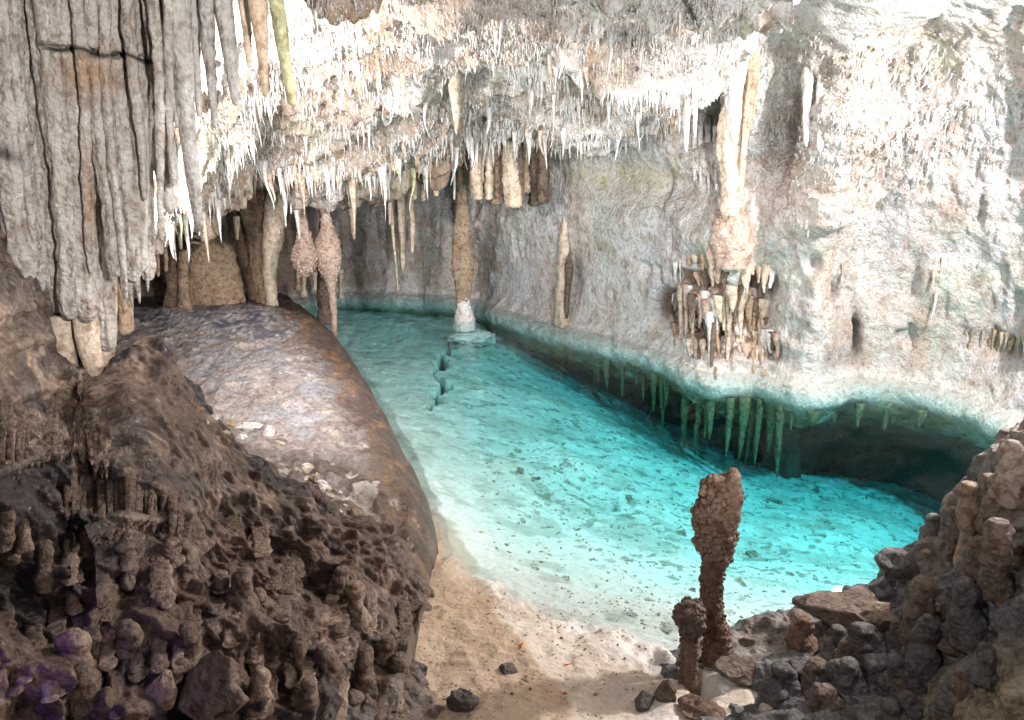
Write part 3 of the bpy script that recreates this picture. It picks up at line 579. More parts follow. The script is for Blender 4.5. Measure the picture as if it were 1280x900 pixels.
# ------------------------------------------------------------------ long stalactites hanging beside the curtain
hang = [(222, 252, 290, 4.6, 30, 7, M_GREY, 'longest grey stalactite hanging just right of the big curtain, its tip above the tan dome'),
        (243, 249, 146, 4.75, 16, 4, M_GREY, 'short thin grey stalactite close behind the longest one'), (259, 268, 160, 4.7, 19, 4, M_GREY, 'slim grey stalactite, second to the right of the longest one'),
        (277, 293, 132, 4.7, 24, 5, M_GREY, 'broad grey stalactite tapering to a blunt tip against the glaring ceiling'), (300, 311, 85, 4.8, 15, 4, M_CREAM, 'short brownish stalactite between the broad grey and the orange one'),
        (318, 333, 122, 4.7, 21, 5, M_ORANGE, 'orange brown stalactite hanging against the glaring ceiling'), (343, 367, 132, 4.9, 17, 8, M_GREEN, 'yellow green leaning stalactite, rightmost of the near ones'),
        (233, 238, 210, 5.6, 10, 3, M_CREAM, 'thin cream stalactite half hidden behind the longest grey one')]
for i, (x0, x1, y1, Y, w0, w1, mt, lb) in enumerate(hang):
    formation('stalactite', spike(x0 - (x1 - x0) * .3, -60, x1, y1, Y, w0 * 1.1, w1, 70 + i, 60, 18, .8, .006, rough=.16, flute=.05, knob=.006), mt, lb, 'stalactite')

# ------------------------------------------------------------------ stalactites all over the ceiling
variants = []
for k in range(14):
    V, F = stal((0, 0, .06), 1.06, 1.0, .06 + .05 * (k % 3), k, 10, 16, 0, 1.0 + .25 * (k % 4), rough=.3, flute=.1)
    V[:, :2] += (.25 + .35 * (k % 3)) * np.stack([np.sin(V[:, 2] * 4 + k), np.cos(V[:, 2] * 3 + k * 2)], -1) * (-V[:, 2:3]).clip(0, 1)
    variants.append((V, F))
sv = []
for k in range(12):
    V, F = stal((0, 0, .1), 1.1, 1.0, .05 + .06 * (k % 3), k + 30, 6, 7, 0, .8 + .3 * (k % 4), rough=.4)
    V[:, :2] += (.3 + .5 * (k % 3)) * np.stack([np.sin(V[:, 2] * 4 + k), np.cos(V[:, 2] * 3 + k * 2)], -1) * (-V[:, 2:3]).clip(0, 1); sv.append((V, F))
vm = {}
def variant_mesh(k, mt):
    if (k, mt.name) not in vm: vm[(k, mt.name)] = mesh_from('stalactite', variants[k][0], variants[k][1], mt)
    return vm[(k, mt.name)]
def hang_one(p, length, r, mt, label, group, name='stalactite', cat='stalactite'):
    o = add(name, variant_mesh(random.randrange(14), mt), None, p); o.scale = (r, r, length); o.rotation_euler = (random.gauss(0, .035), random.gauss(0, .035), random.uniform(0, 6.28))
    return tag(o, label, cat, group)
small = []
edge_x = [c[0] for c in cols]; edge_y = [c[1] for c in cols]
nind = 0
def pick_mat(w_=(.62, .22, .10, .06)): return random.choices([M_WHITE, M_CREAM, M_TAN, M_GREEN], w_)[0]
# fringe along the low edge
def where(x):
    for lim, t_ in ((250, 'beside the curtain'), (300, 'above the tan dome'), (350, 'above the thick tan column'), (400, 'above the coral ball'), (440, 'above the coral spindle'), (500, 'over the thin shaded straws'), (550, 'midway along'), (590, 'left of the far column'), (640, 'over the blunt row, left half'), (690, 'over the blunt row, right half'), (760, 'over the yellowish niche'), (9999, 'by the great column')):
        if x < lim: return t_
def describe(mt, Lp): return ('long' if Lp > 34 else 'short' if Lp < 20 else 'middling') + ' ' + {M_WHITE: 'white', M_CREAM: 'cream', M_TAN: 'tan', M_GREEN: 'yellowish'}[mt]
x = 190.
while x < 850:
    ye = np.interp(x, edge_x, edge_y) + random.uniform(-18, 4); p = hit(x, ye, 'cave_ceiling')
    if p is not None and p[2] > .6:
        Lp = random.choice([14, 18, 24, 34, 48]) * random.uniform(.7, 1.3) * (1.0 if x < 690 else .6) * (1.15 if 320 < x < 560 else 1); mt = pick_mat()
        hang_one(p, Lp / FPX * p[1], (1.6 + .055 * Lp) * random.uniform(.8, 1.3) / FPX * p[1], mt, describe(mt, Lp) + ' stalactite in the ceiling fringe ' + where(x), 'stalactites fringing the low ceiling edge'); nind += 1
    x += random.expovariate(1 / 5.4) + .8
tries = 0; face = 0
while face < 40 and tries < 3000:
    tries += 1; x = random.uniform(330, 900); y = random.random() ** .8 * np.interp(x, edge_x, edge_y) * .9; p = hit(x, y, 'cave_ceiling')
    if p is None or fbm(p[None], 1.3, 2, 905)[0] < -.1: continue
    Lp = random.choice([26, 34, 44]) * random.uniform(.7, 1.2); mt = pick_mat((.8, .14, .0, .06))
    hang_one(p, Lp / FPX * p[1], random.uniform(2.4, 4.2) / FPX * p[1], mt, describe(mt, 50) + ' stalactite hanging from the bright ceiling face ' + where(x), 'stalactites on the ceiling face'); face += 1
cand = []
for _ in range(17000):
    x = random.uniform(120, 960); ye = np.interp(x, edge_x, edge_y); y = random.uniform(-40, ye + 4); p = hit(x, y, 'cave_ceiling')
    if p is not None and p[2] > .8: cand.append((p, (ye - y) < 30))
pts = np.array([c[0] for c in cand]); dn = fbm(pts, 1.6, 3, 911); ln = fbm(pts, 2.6, 2, 917)
for (p, nearedge), d_, l_ in zip(cand, dn, ln):
    if random.random() > .28 + 1.1 * max(0, d_ + .25) + .4 * nearedge: continue
    V, F = sv[random.randrange(12)]; k_ = math.exp(l_ * 1.0)
    L_ = random.choice([2.5, 3.5, 4.5, 6, 8, 12]) * random.uniform(.7, 1.4) * k_ / FPX * p[1]; r = (1.3 + 7 * L_ / 3) * random.uniform(.7, 1.3) / FPX * p[1]
    a_ = random.gauss(0, .10); c_ = random.gauss(0, .10); th = random.uniform(0, 6.28); ct, st_ = math.cos(th), math.sin(th)
    V = V * np.array([r, r, L_]); V = np.stack([V[:, 0] * ct - V[:, 1] * st_ + a_ * V[:, 2], V[:, 0] * st_ + V[:, 1] * ct + c_ * V[:, 2], V[:, 2]], -1)
    small.append((V + p, F))
# right hand wall and ceiling popcorn belt
def lookup(x, y):
    a = hit(x, y, 'cave_ceiling', 'cave_wall'); return a
for _ in range(2800):
    x = random.gauss(1020, 130); y = random.gauss(150, 55)
    if x > 1290 or x < 850 or y < 40 or y > 300: continue
    p = lookup(x, y)
    if p is None: continue
    V, F = sv[random.randrange(12)]; L_ = random.choice([2.5, 4, 6, 9]) * random.uniform(.7, 1.3) / FPX * p[1]; r = random.uniform(1.4, 3) / FPX * p[1]
    small.append((V * np.array([r, r, L_]) + p + np.array([0, .0, 0]), F))
# drop every second ring for the mass of tiny ones is not needed: merge them
_V, _F = merge(small); _c = np.broadcast_to(np.array([.76, .74, .71]), _V.shape).copy(); _c = mixc(_c, np.array([.54, .45, .37]), sm(fbm(_V, 2.0, 3, 921), .0, .7) * .75)
o = add('stalactites', mesh_from('stalactites', _V, _F, M_ROCK, _c)); tag(o, 'mass of tiny white stalactites covering the whole ceiling', 'stalactites', None, 'stuff')

# ------------------------------------------------------------------ under the low ceiling: columns, balls, dome
YB = 11.0
def root_y(x, y0, Y):
    for yy in np.arange(y0, -120, -5):
        q = hit(x, yy, 'cave_ceiling', 'cave_wall')
        if q is not None and q[1] <= Y + .03: return yy - 4
    return y0
def hung(label, *a, mat=M_CREAM, name='stalactite', cat='stalactite', group=None, **k):
    a = (a[0], min(a[1], root_y(a[0], a[1], a[4]))) + a[2:]; return formation(name, spike(*a, **k), mat, label, cat, group)
dome = empty('flowstone_dome', at(255, 384, YB), 'tan rounded flowstone dome standing on the back of the grey mound', 'flowstone')
dl = at(255, 384, YB)
def dpart(nm, VF, mt): add(nm, mesh_from(nm, VF[0] - dl, VF[1], mt), dome)
dpart('body', profile([256, 256, 262], [296, 300, 312, 335, 360, 384, 395], [6, 40, 64, 76, 84, 90, 92], YB, 3, sides=60, n=50, rough=.10, knob=.05, knobf=12, squash=.7), M_TAN)
dpart('column', profile([230, 228, 232], [312, 320, 345, 378, 388, 396], [10, 13, 11, 13, 26, 28], YB - .55, 5, sides=20, rough=.25, knob=.02), M_TAN)
dpart('column', profile([214, 216], [318, 330, 360, 388, 396], [12, 16, 15, 20, 22], YB - .4, 6, sides=20, rough=.25, knob=.02), M_TAN)
formation('column', profile([331, 326, 322, 334], [200, 235, 270, 300, 330, 370, 396], [50, 48, 44, 26, 16, 18, 26], 11.5, 7, sides=26, n=60, rough=.25, flute=.10, knob=.03), M_TAN, 'thick tan column narrowing downwards, right of the dome', 'column')
formation('column', profile([344, 342, 337, 341], [240, 270, 300, 320, 360, 388, 396], [18, 20, 26, 15, 12, 15, 20], 11.2, 8, sides=20, n=60, rough=.25, knob=.02), M_CREAM, 'slim cream column with a swollen collar at the edge of the water', 'column')
formation('column', profile([300, 304, 322], [250, 290, 330, 370, 392], [14, 12, 11, 14, 18], 11.9, 9, sides=18, rough=.3, knob=.02), M_TAN, 'leaning tan column between the dome and the thick column', 'column')
formation('stalactite', crusted(profile([403, 404, 409, 411, 414, 417, 418], [215, 240, 270, 288, 298, 318, 334, 350, 362, 390, 424], [15, 14, 9, 14, 24, 30, 24, 13, 8, 7, 5], 11.1, 10, sides=40, n=120, rough=.14, knob=.015, knobf=34), 700, .012, 3, (.36, .74)), M_CORAL, 'spindle shaped stalactite with pink coral crust and a thin stem reaching the water', 'stalactite')
formation('stalactite', crusted(profile([372, 376, 380, 381], [215, 250, 285, 303, 312, 324, 336, 344], [9, 9, 10, 18, 27, 29, 22, 3], 11.0, 11, sides=40, n=100, rough=.14, knob=.015, knobf=34), 520, .015, 4, (0, .42)), M_CORAL, 'stalactite ending in a round ball of pink coral crust', 'stalactite')
formation('column', profile([407, 406], [240, 300, 350, 392, 404], [12, 15, 17, 17, 24], 12.0, 12, sides=16, rough=.25, knob=.02), M_BROWN, 'dark brown column behind the spindle shaped stalactite', 'column')
for i, (x0, x1, y1, w0, w1, mt) in enumerate([(348, 364, 302, 12, 3, M_WHITE), (356, 369, 282, 8, 2, M_WHITE), (340, 346, 250, 8, 3, M_WHITE), (362, 371, 268, 10, 3, M_WHITE)]):
    pass
hung('bright white long stalactite beside the coral ball', 366, 205, 375, 300, 10.2, 12, 2, mat=M_WHITE, rough=.2, seed=21)
hung('bright white stalactite left of the coral ball, shorter of two', 352, 200, 357, 284, 10.2, 7, 2, mat=M_WHITE, rough=.2, seed=22)
hung('white stalactite with split tip right of the thick tan column', 359, 200, 363, 268, 10.3, 8, 2, mat=M_WHITE, rough=.2, seed=23)
hung('cream stalactite above the spindle, left of it', 392, 180, 394, 235, 10.3, 7, 2, mat=M_CREAM, seed=24)
back_ones = [(438, 444, 300, 14, 4, 12.0, M_CREAM), (468, 470, 258, 14, 9, 11.4, M_TAN), (489, 497, 366, 5, 2, 12.4, M_CREAM), (500, 502, 340, 16, 5, 12.6, M_CREAM), (510, 514, 318, 10, 4, 12.4, M_CREAM), (517, 518, 250, 12, 5, 11.6, M_CREAM), (528, 530, 252, 13, 5, 11.6, M_CREAM),
             (545, 546, 246, 13, 6, 11.7, M_CREAM), (450, 452, 250, 6, 2, 11.5, M_WHITE), (424, 426, 262, 9, 3, 11.5, M_CREAM), (484, 486, 282, 10, 3, 12.2, M_CREAM), (565, 568, 250, 6, 2, 11.8, M_WHITE), (295, 297, 300, 8, 3, 10.8, M_CREAM), (206, 208, 340, 8, 5, 9.4, M_TAN),
             (196, 198, 346, 8, 5, 9.2, M_TAN), (224, 226, 312, 6, 3, 9.6, M_CREAM), (130, 134, 362, 12, 6, 7.4, M_TAN), (140, 142, 352, 10, 6, 7.5, M_CREAM)]
for i, (x0, x1, y1, w0, w1, Y, mt) in enumerate(back_ones):
    formation('stalactite', spike(x0, 195 if x0 > 300 else 270, x1, y1, Y, w0, w1, 120 + i, 30, 14, .9, .01, rough=.25, flute=.1), mt, ('long' if y1 > 320 else 'short') + (' thin ' if w0 < 9 else ' thick ') + 'shaded stalactite under the ceiling ' + where(x0), 'stalactite', 'shaded stalactites under the low ceiling')
for i, (x_, y0, y1, w_) in enumerate([(372, 338, 362, 8), (379, 338, 370, 10), (394, 340, 363, 8), (425, 336, 372, 9)]):
    formation('stalactite', profile([x_, x_ + 1], [y0, y0 + 10, y1 - 6, y1], [w_, w_ * .7, w_ * .5, w_ * 1.2], 13.0, 30 + i, sides=12, n=20, rough=.3), M_CREAM, 'stubby pale stalactite ending at the far dark water', 'stalactite', 'stubby stalactites at the far water')
# row of thick brown blunt stalactites at the end of the ceiling
for i, (x_, y1, w0, w1, mt) in enumerate([(596, 250, 18, 13, M_CREAM), (612, 250, 10, 8, M_CREAM), (622, 256, 18, 14, M_TAN), (642, 260, 20, 17, M_CREAM), (657, 242, 11, 8, M_TAN), (668, 258, 18, 15, M_BROWN), (679, 254, 14, 12, M_BROWN), (632, 246, 12, 9, M_BROWN), (606, 238, 11, 8, M_BROWN), (650, 256, 13, 10, M_BROWN)]):
    formation('stalactite', spike(x_ - 2, 150, x_, y1, 11.5 + .15 * (i % 3), w0 * .8, w1, 150 + i, 40, 18, 1, .01, rough=.25, flute=.1, knob=.03), mt, 'blunt stalactite in the dense row ' + ['just right of the far column, broad and cream', 'narrow cream between two broad ones', 'broad and tan in its middle', 'broad cream, the longest', 'narrow tan beside the longest', 'broad dark brown, second from its right end', 'dark brown at its right end', 'slim dark brown in its middle', 'slim dark brown near its left end', 'dark brown tucked behind the longest'][i], 'stalactite', 'blunt brown stalactites at the end of the ceiling')
hung('cone shaped cream stalactite standing out in the middle of the ceiling face', 566, 118, 571, 168, 8.6, 20, 2, mat=M_CREAM, seed=31, rough=.15)
for i, (x_, y1, w_) in enumerate([(700, 200, 4), (712, 198, 4), (738, 224, 7), (752, 212, 5), (727, 204, 4)]):
    hung('short grey stalactite hanging in front of the yellowish niche', x_, 165, x_, y1, 10.9, w_, 2, mat=M_GREY, seed=160 + i, group='stalactites before the yellowish niche')
# the far column standing in the water on its sunken shelf
cc = on_water(580, 400); YC = cc[1]
farcol = empty('column', cc, 'tall brown column standing in the middle of the far water', 'column')
def fpart(nm, VF, mt): add(nm, mesh_from(nm, VF[0] - cc, VF[1], mt), farcol)
fpart('shaft', profile([580, 579, 577, 578, 579], [170, 235, 262, 300, 330, 380, 400], [12, 11, 13, 20, 22, 16, 17], YC, 13, sides=26, n=80, rough=.22, flute=.07, knob=.03), M_TAN)
fpart('white_base', profile([579, 580], [372, 384, 398, 412], [10, 17, 23, 26], YC - .02, 14, sides=26, n=24, rough=.22, knob=.04), M_WHITE)
fpart('shelf', ball(cc + [.10, .05, -.27], .28, 15, 90, 50, (1.1, .8, .36), .5, 2.0, .2, 8), M_WHITE)
# column against the wall
c7 = on_water(703, 404); Y7 = c7[1] - .12
fc = formation('column', profile([706, 705, 703, 702, 705], [268, 290, 310, 340, 380, 408], [3, 8, 12, 14, 16, 20], (hit(706, 285, 'cave_wall')[1] + .02, Y7 + .05), 16, sides=20, n=50, rough=.25, flute=.08, knob=.02), M_CREAM, 'slim cream column against the white wall at the waterline', 'column')
add('flake', mesh_from('flake', profile([712, 710, 707], [318, 330, 360, 398], [5, 9, 8, 5], Y7 - .03, 17, sides=14, rough=.3)[0] - np.array(fc.location), profile([712, 710, 707], [318, 330, 360, 398], [5, 9, 8, 5], Y7 - .03, 17, sides=14, rough=.3)[1], M_BROWN), fc)

rf = random.Random(5)
def drape(x0, y0, x1, y1, w0, w1, names, seed, out=.02, n=22, **k):
    """a drip that lies along the rock face from x0,y0 down to x1,y1, its root inside the rock and its tip standing proud"""
    pts_ = [hit(x0 + (x1 - x0) * f, y0 + (y1 - y0) * f, *names) for f in np.linspace(0, 1, 7)]
    if any(q is None for q in pts_): return None
    pts_ = np.array(pts_); Ym = np.minimum.accumulate(pts_[:, 1]); Ym = np.linspace(Ym[0] + .03, Ym[3:].min() - out, 7) if Ym[0] > Ym[-1] else Ym
    path = np.array([at(x0 + (x1 - x0) * f, y0 + (y1 - y0) * f, Y_) for f, Y_ in zip(np.linspace(0, 1, 7), Ym)]); path = cr(path, n, 0)
    return lathe(path, px2m(np.interp(np.linspace(0, 1, n), [0, .15, .5, .93, 1], [w0 * .5, w0, (w0 + w1) / 2, w1, w1 * .3]) / 2, Ym[3]), 12, seed, rough=.25, flute=.1, **k)
# ------------------------------------------------------------------ formations on the right hand wall
Yr = 9.35
big_ = empty('column', at(915, 265, Yr), 'great white and orange column bundle reaching from the ceiling to the pink ledge', 'column')
bl = at(915, 265, Yr)
def bpart(nm, VF, mt): add(nm, mesh_from(nm, VF[0] - bl, VF[1], mt), big_)
bpart('shaft', profile([922, 912, 908, 912, 913], [100, 160, 200, 240, 264, 270], [12, 22, 20, 19, 20, 14], Yr, 41, sides=26, n=70, rough=.18, flute=.08, knob=.02), M_CREAM)
bpart('shaft', profile([934, 926, 918, 917], [-20, 40, 100, 150, 175], [26, 24, 20, 14, 5], Yr - .1, 42, sides=24, n=70, rough=.2, flute=.12, knob=.02), M_WHITE)
bpart('shaft', profile([941, 938, 932, 927, 925], [60, 90, 130, 165, 180, 260], [10, 16, 15, 12, 9, 9], Yr + .05, 43, sides=22, n=70, rough=.2, flute=.12), M_ORANGE)
bpart('shaft', profile([947, 945, 941], [60, 90, 120, 150], [6, 8, 5, 2], Yr + .1, 44, sides=14, n=30, rough=.2), M_CREAM)
bpart('ledge', crusted(profile([914, 914], [256, 268, 285, 305, 335], [14, 28, 38, 42, 26], Yr + .42, 45, sides=40, n=34, rough=.2, knob=.05, knobf=13), 300, .012, 9), M_CORAL)
for i, (x_, y0, y1, w0, w1, lb) in enumerate([(1009, 96, 184, 12, 6, 'broader white stalactite of the pair on the right wall'), (1026, 105, 190, 9, 7, 'thinner white ribbon stalactite of the pair on the right wall')]):
    VF = drape(x_, y0 - 14, x_ - 1, y1, w0 * 1.2, w1, ('cave_wall', 'cave_ceiling'), 170 + i, .08)
    if VF: formation('stalactite', VF, M_WHITE, lb, 'stalactite')

formation('flowstone_rib', profile([1022, 1022, 1020], [184, 200, 225, 250], [7, 12, 10, 5], 9.35, 46, sides=18, n=30, rough=.2, squash=.6), M_WHITE, 'cream flowstone rib below the right ribbon stalactite', 'flowstone')
for i, (x_, y0, y1, w_) in enumerate([(868, 168, 226, 8), (876, 170, 230, 8), (886, 165, 236, 9), (895, 168, 238, 8), (903, 172, 232, 7), (858, 150, 190, 10), (869, 120, 172, 8)]):
    VF = drape(x_, y0 - 22, x_, y1, w_, w_ * .4, ('cave_wall', 'cave_ceiling'), 180 + i, .04)
    if VF: formation('stalactite', VF, M_WHITE, 'white stubby stalactite in the row left of the great column, ' + ('second from left', 'third from left', 'fourth from left', 'fifth from left', 'rightmost', 'leftmost and widest', 'topmost')[i], 'stalactite', 'short row of white stalactites by the great column')
# draped flowstone fall running into the water
Yf = 9.75; fl = on_water(905, 462)
fall = empty('flowstone_fall', fl, 'tiered pale flowstone fall with dripping fringes running into the water', 'flowstone')
def flp(nm, VF, mt): add(nm, mesh_from(nm, VF[0] - fl, VF[1], mt), fall)
for i, (x_, y_, w_, ln) in enumerate([(866, 382, 42, 46), (925, 384, 66, 44), (948, 342, 38, 30), (890, 350, 38, 20), (900, 404, 44, 52), (958, 428, 34, 20), (935, 408, 56, 50), (862, 412, 36, 34), (880, 328, 34, 16), (925, 436, 70, 32), (885, 432, 46, 36), (858, 420, 24, 26), (950, 440, 40, 26), (912, 372, 60, 40), (855, 372, 22, 50)]):
    nd = int(w_ / 5.0)
    for q_ in range(nd):
        u = (q_ + rf.uniform(.1, .9)) / nd * 2 - 1; xx = x_ + u * w_ * .5; yt = y_ - 4 - 5 * rf.random() + 6 * u * u; L_ = ln * rf.choice([.35, .6, .9, 1.1]) * rf.uniform(.8, 1.15)
        p = hit(xx, yt - 4, 'cave_wall'); pb = hit(xx, yt + L_, 'cave_wall')
        if p is None or pb is None: continue
        Yq = min(p[1], pb[1] + .02) - rf.uniform(0, .04); wd = rf.uniform(4.5, 10)
        flp('drip', profile([xx, xx + rf.uniform(-2, 2), xx + rf.uniform(-2, 2)], [yt - 10, yt - 2, yt + L_ * .35, yt + L_ * .8, yt + L_], [wd * 1.6, wd * 1.3, wd * .8, wd * .5, 1.2], (p[1] + .03, Yq), 200 + i * 20 + q_, sides=14, n=26, rough=.35, flute=.1, knob=.01, knobf=30), rf.choice([M_WHITE, M_CREAM, M_TAN, M_CORAL, M_CREAM, M_BROWN]))
# submerged stalactites under the ledge
M_ALGAE = rock_mat('algae_rock', (.17, .20, .10), rough=.8, bump=.6, scale=40, var=.4)
wl_x = [px for px in (700, 770, 840, 890, 950, 1010, 1055, 1110, 1160, 1210, 1250, 1285)]; wl_y = [404, 420, 438, 462, 463, 478, 468, 470, 478, 490, 505, 520]
xs_ = [rf.uniform(735, 980) for _ in range(26)] + [rf.uniform(980, 1285) for _ in range(14)]
for i, x_ in enumerate(xs_):
    q = on_water(x_, np.interp(x_, wl_x, wl_y)); Y = q[1] - .42 + rf.uniform(.12, .5); xw = q[0]; Ln = rf.uniform(.45, .95) if x_ < 985 else rf.uniform(.12, .45)
    if x_ < 830: Ln *= .6
    o_ = np.array([xw - .02, Y, -.26]); VF = stal(o_, Ln, rf.uniform(.03, .075), .01, 300 + i, 12, 18, .02, .8, rough=.25, flute=.12)
    formation('stalactite', VF, M_ALGAE, 'dark green stalactite hanging under the submerged ledge of the wall', 'stalactite', 'submerged green stalactites')
# fringes on the right part of the wall
for i in range(18):
    x_ = rf.uniform(1195, 1285); y0 = rf.uniform(412, 432); p = hit(x_, y0, 'cave_wall')
    if p is None: continue
    hang_one(p + [0, -.02, 0], rf.uniform(.08, .32), rf.uniform(.012, .03), rf.choice([M_CREAM, M_ORANGE, M_TAN]), 'small orange cream stalactite in the fringe low on the right wall', 'orange fringe low on the right wall')
for i in range(12):
    x_ = rf.choice([rf.uniform(1162, 1182), rf.uniform(1040, 1060), rf.uniform(840, 856)]); y0 = rf.uniform(320, 400); p = hit(x_, y0, 'cave_wall')
    if p is None: continue
    hang_one(p + [0, -.03, 0], rf.uniform(.12, .4), rf.uniform(.015, .03), rf.choice([M_CREAM, M_WHITE]), 'little pale stalactite on the steep pinkish wall above the water', 'little stalactites on the steep wall')

# ------------------------------------------------------------------ the two stalagmites in front
def ground_at(x, y, names=('ground', 'rock600', 'rock500')):
    z = -9
    for nm in names:
        r = BVH[nm].ray_cast(Vector((x, y, 6)), Vector((0, 0, -1)))
        if r[0] is not None: z = max(z, r[0].z)
    return z
YS = 4.25
lb = at(898, 828, YS); stg = empty('stalagmite', lb, 'tall slender stalagmite with a thick warty head, in front of the pool', 'stalagmite')
def sp_(nm, VF, mt): add(nm, mesh_from(nm, VF[0] - lb, VF[1], mt), stg)
sp_('stem', crusted(profile([897, 892, 890, 888, 890, 896, 899, 903], [660, 700, 740, 780, 810, 832, 850], [30, 29, 28, 31, 38, 50, 72], YS, 71, sides=48, n=110, rough=.16, knob=.012, knobf=60), 800, .0065, 5), M_RUST)
sp_('head', crusted(profile([902, 900, 896, 892, 893, 896], [598, 606, 622, 645, 665, 684, 700], [22, 33, 40, 48, 49, 38, 27], YS, 72, sides=60, n=90, rough=.28, knob=.02, knobf=20), 900, .015, 6), M_RUST)
sp_('tip', profile([917, 916, 915], [586, 591, 612, 650], [5, 16, 21, 20], YS - .07, 73, sides=24, n=40, rough=.12, knob=.008, knobf=40), M_RUST)
lb2 = at(862, 868, 4.05); st2 = empty('stalagmite', lb2, 'short rusty brown stalagmite with a knobbed top, in front of the tall one', 'stalagmite')
def sp2(nm, VF, mt): add(nm, mesh_from(nm, VF[0] - lb2, VF[1], mt), st2)
sp2('stem', crusted(profile([863, 861, 860, 862], [775, 800, 840, 875, 885], [19, 21, 24, 30, 44], 4.05, 75, sides=40, n=80, rough=.14, knob=.008, knobf=60), 400, .0055, 7), M_RUST)
sp2('head', crusted(profile([864, 862], [752, 757, 768, 782, 792], [14, 28, 32, 28, 20], 4.05, 76, sides=48, n=50, rough=.2, knob=.01, knobf=55), 260, .012, 8), M_BROWN)

# ------------------------------------------------------------------ rocks
def rock(px, py, w_, h_, mat, label, cat='rock', group=None, Y=None, names=('rock_mound', 'ground', 'rock500', 'rock600'), seed=1, amp=.35, knob=0, name='rock', depth=None):
    p = hit(px, py, *names) if Y is None else at(px, py, Y); r = w_ / FPX * p[1] / 2
    VF = ball(p, r * 1.1, seed, 60, 40, (1, depth or .9, h_ / w_), amp, 1.8, knob * .6, 6, 11); return formation(name, VF, mat, label, cat, group)
rock(636, 838, 26, 26, M_DARK, 'dark grey stone lying alone on the beach', seed=3)
rock(657, 850, 16, 8, M_TAN, 'small flat tan stone beside the dark one on the beach', seed=4)
rock(578, 882, 46, 38, M_DARK, 'jagged dark stone at the bottom of the brown sand', seed=5, amp=.5, knob=.2)
rock(805, 880, 28, 52, M_DARK, 'black lumpy rock, left of two in front of the small stalagmite', seed=6, knob=.3); rock(829, 872, 30, 50, M_BROWN, 'brown lumpy rock, right of two in front of the small stalagmite', seed=7, knob=.3)
rock(875, 888, 62, 34, M_RUST, 'rusty knobbly rock at the foot of the two stalagmites', seed=8, knob=.25)
rock(925, 838, 60, 34, M_BROWN, 'brown weathered rock right of the tall stalagmite', seed=9, knob=.2)
rock(1060, 768, 110, 46, M_BROWN, 'large brown overhanging rock lying by the water at the right bank', seed=10, knob=.25, amp=.45)
rock(1095, 762, 44, 30, M_TAN, 'orange tan broken rock on top of the large brown one', seed=11, knob=.2, amp=.5)
rock(1135, 712, 90, 66, M_DARK, 'big smooth grey boulder at the right end of the pool', seed=12, amp=.3); rock(1160, 690, 20, 12, M_TAN, 'small mossy yellow stone on the grey boulder', seed=13)
rock(1000, 835, 40, 26, M_DARK, 'dark wet stone right of the pale chips', seed=14); rock(935, 805, 26, 20, M_BROWN, 'small round brown stone at the water edge', seed=15)
rock(905, 858, 24, 14, M_WHITE, 'white broken calcite chip between the rocks', seed=16, amp=.6); rock(960, 888, 34, 18, M_CREAM, 'pale flat slab at the bottom among dark rocks', seed=17, amp=.5); rock(925, 888, 12, 22, M_WHITE, 'upright pointed white shard among dark rocks', seed=18, amp=.5)
for i, (x_, y_, w_, h_) in enumerate([(308, 537, 30, 16), (330, 545, 16, 18), (283, 532, 14, 9), (262, 524, 16, 9), (242, 514, 13, 10), (298, 548, 14, 8), (346, 558, 14, 9), (252, 530, 10, 7), (275, 543, 12, 8)]):
    rock(x_ + 6, y_ - 2, w_, h_, M_WHITE if i in (0, 1, 3, 5) else (M_TAN if i in (4, 2) else M_CREAM), 'small broken stone in the pale row where the grey mound meets the dark slope', group='stones in a row on the mound', seed=20 + i, amp=.6)
for i in range(34):
    x_ = rf.uniform(380, 445); y_ = 590 + (x_ - 380) * .9 + rf.uniform(-14, 26); w_ = rf.uniform(6, 18)
    rock(x_, y_, w_, w_ * .7, rf.choice([M_WHITE, M_WHITE, M_CREAM, M_TAN]), 'tiny chip in the loose rubble at the lower end of the mound', group='rubble chips', seed=60 + i, amp=.6, names=('rock_mound',))
rock(452, 596, 14, 26, M_CREAM, 'small upright pale knob on the brown flank of the mound', seed=41, Y=5.95); rock(450, 612, 22, 18, M_CREAM, 'pale crusty lump just below the upright knob', seed=42, Y=5.9)
# broken-off block with orange top at the bottom
rock(262, 868, 96, 96, M_BROWN, 'tall broken brown stump of flowstone at the bottom edge', seed=43, amp=.5, Y=2.85); rock(205, 862, 52, 60, M_DRIP, 'cracked pale brown stone left of the broken stump', seed=44, amp=.5, Y=2.8)

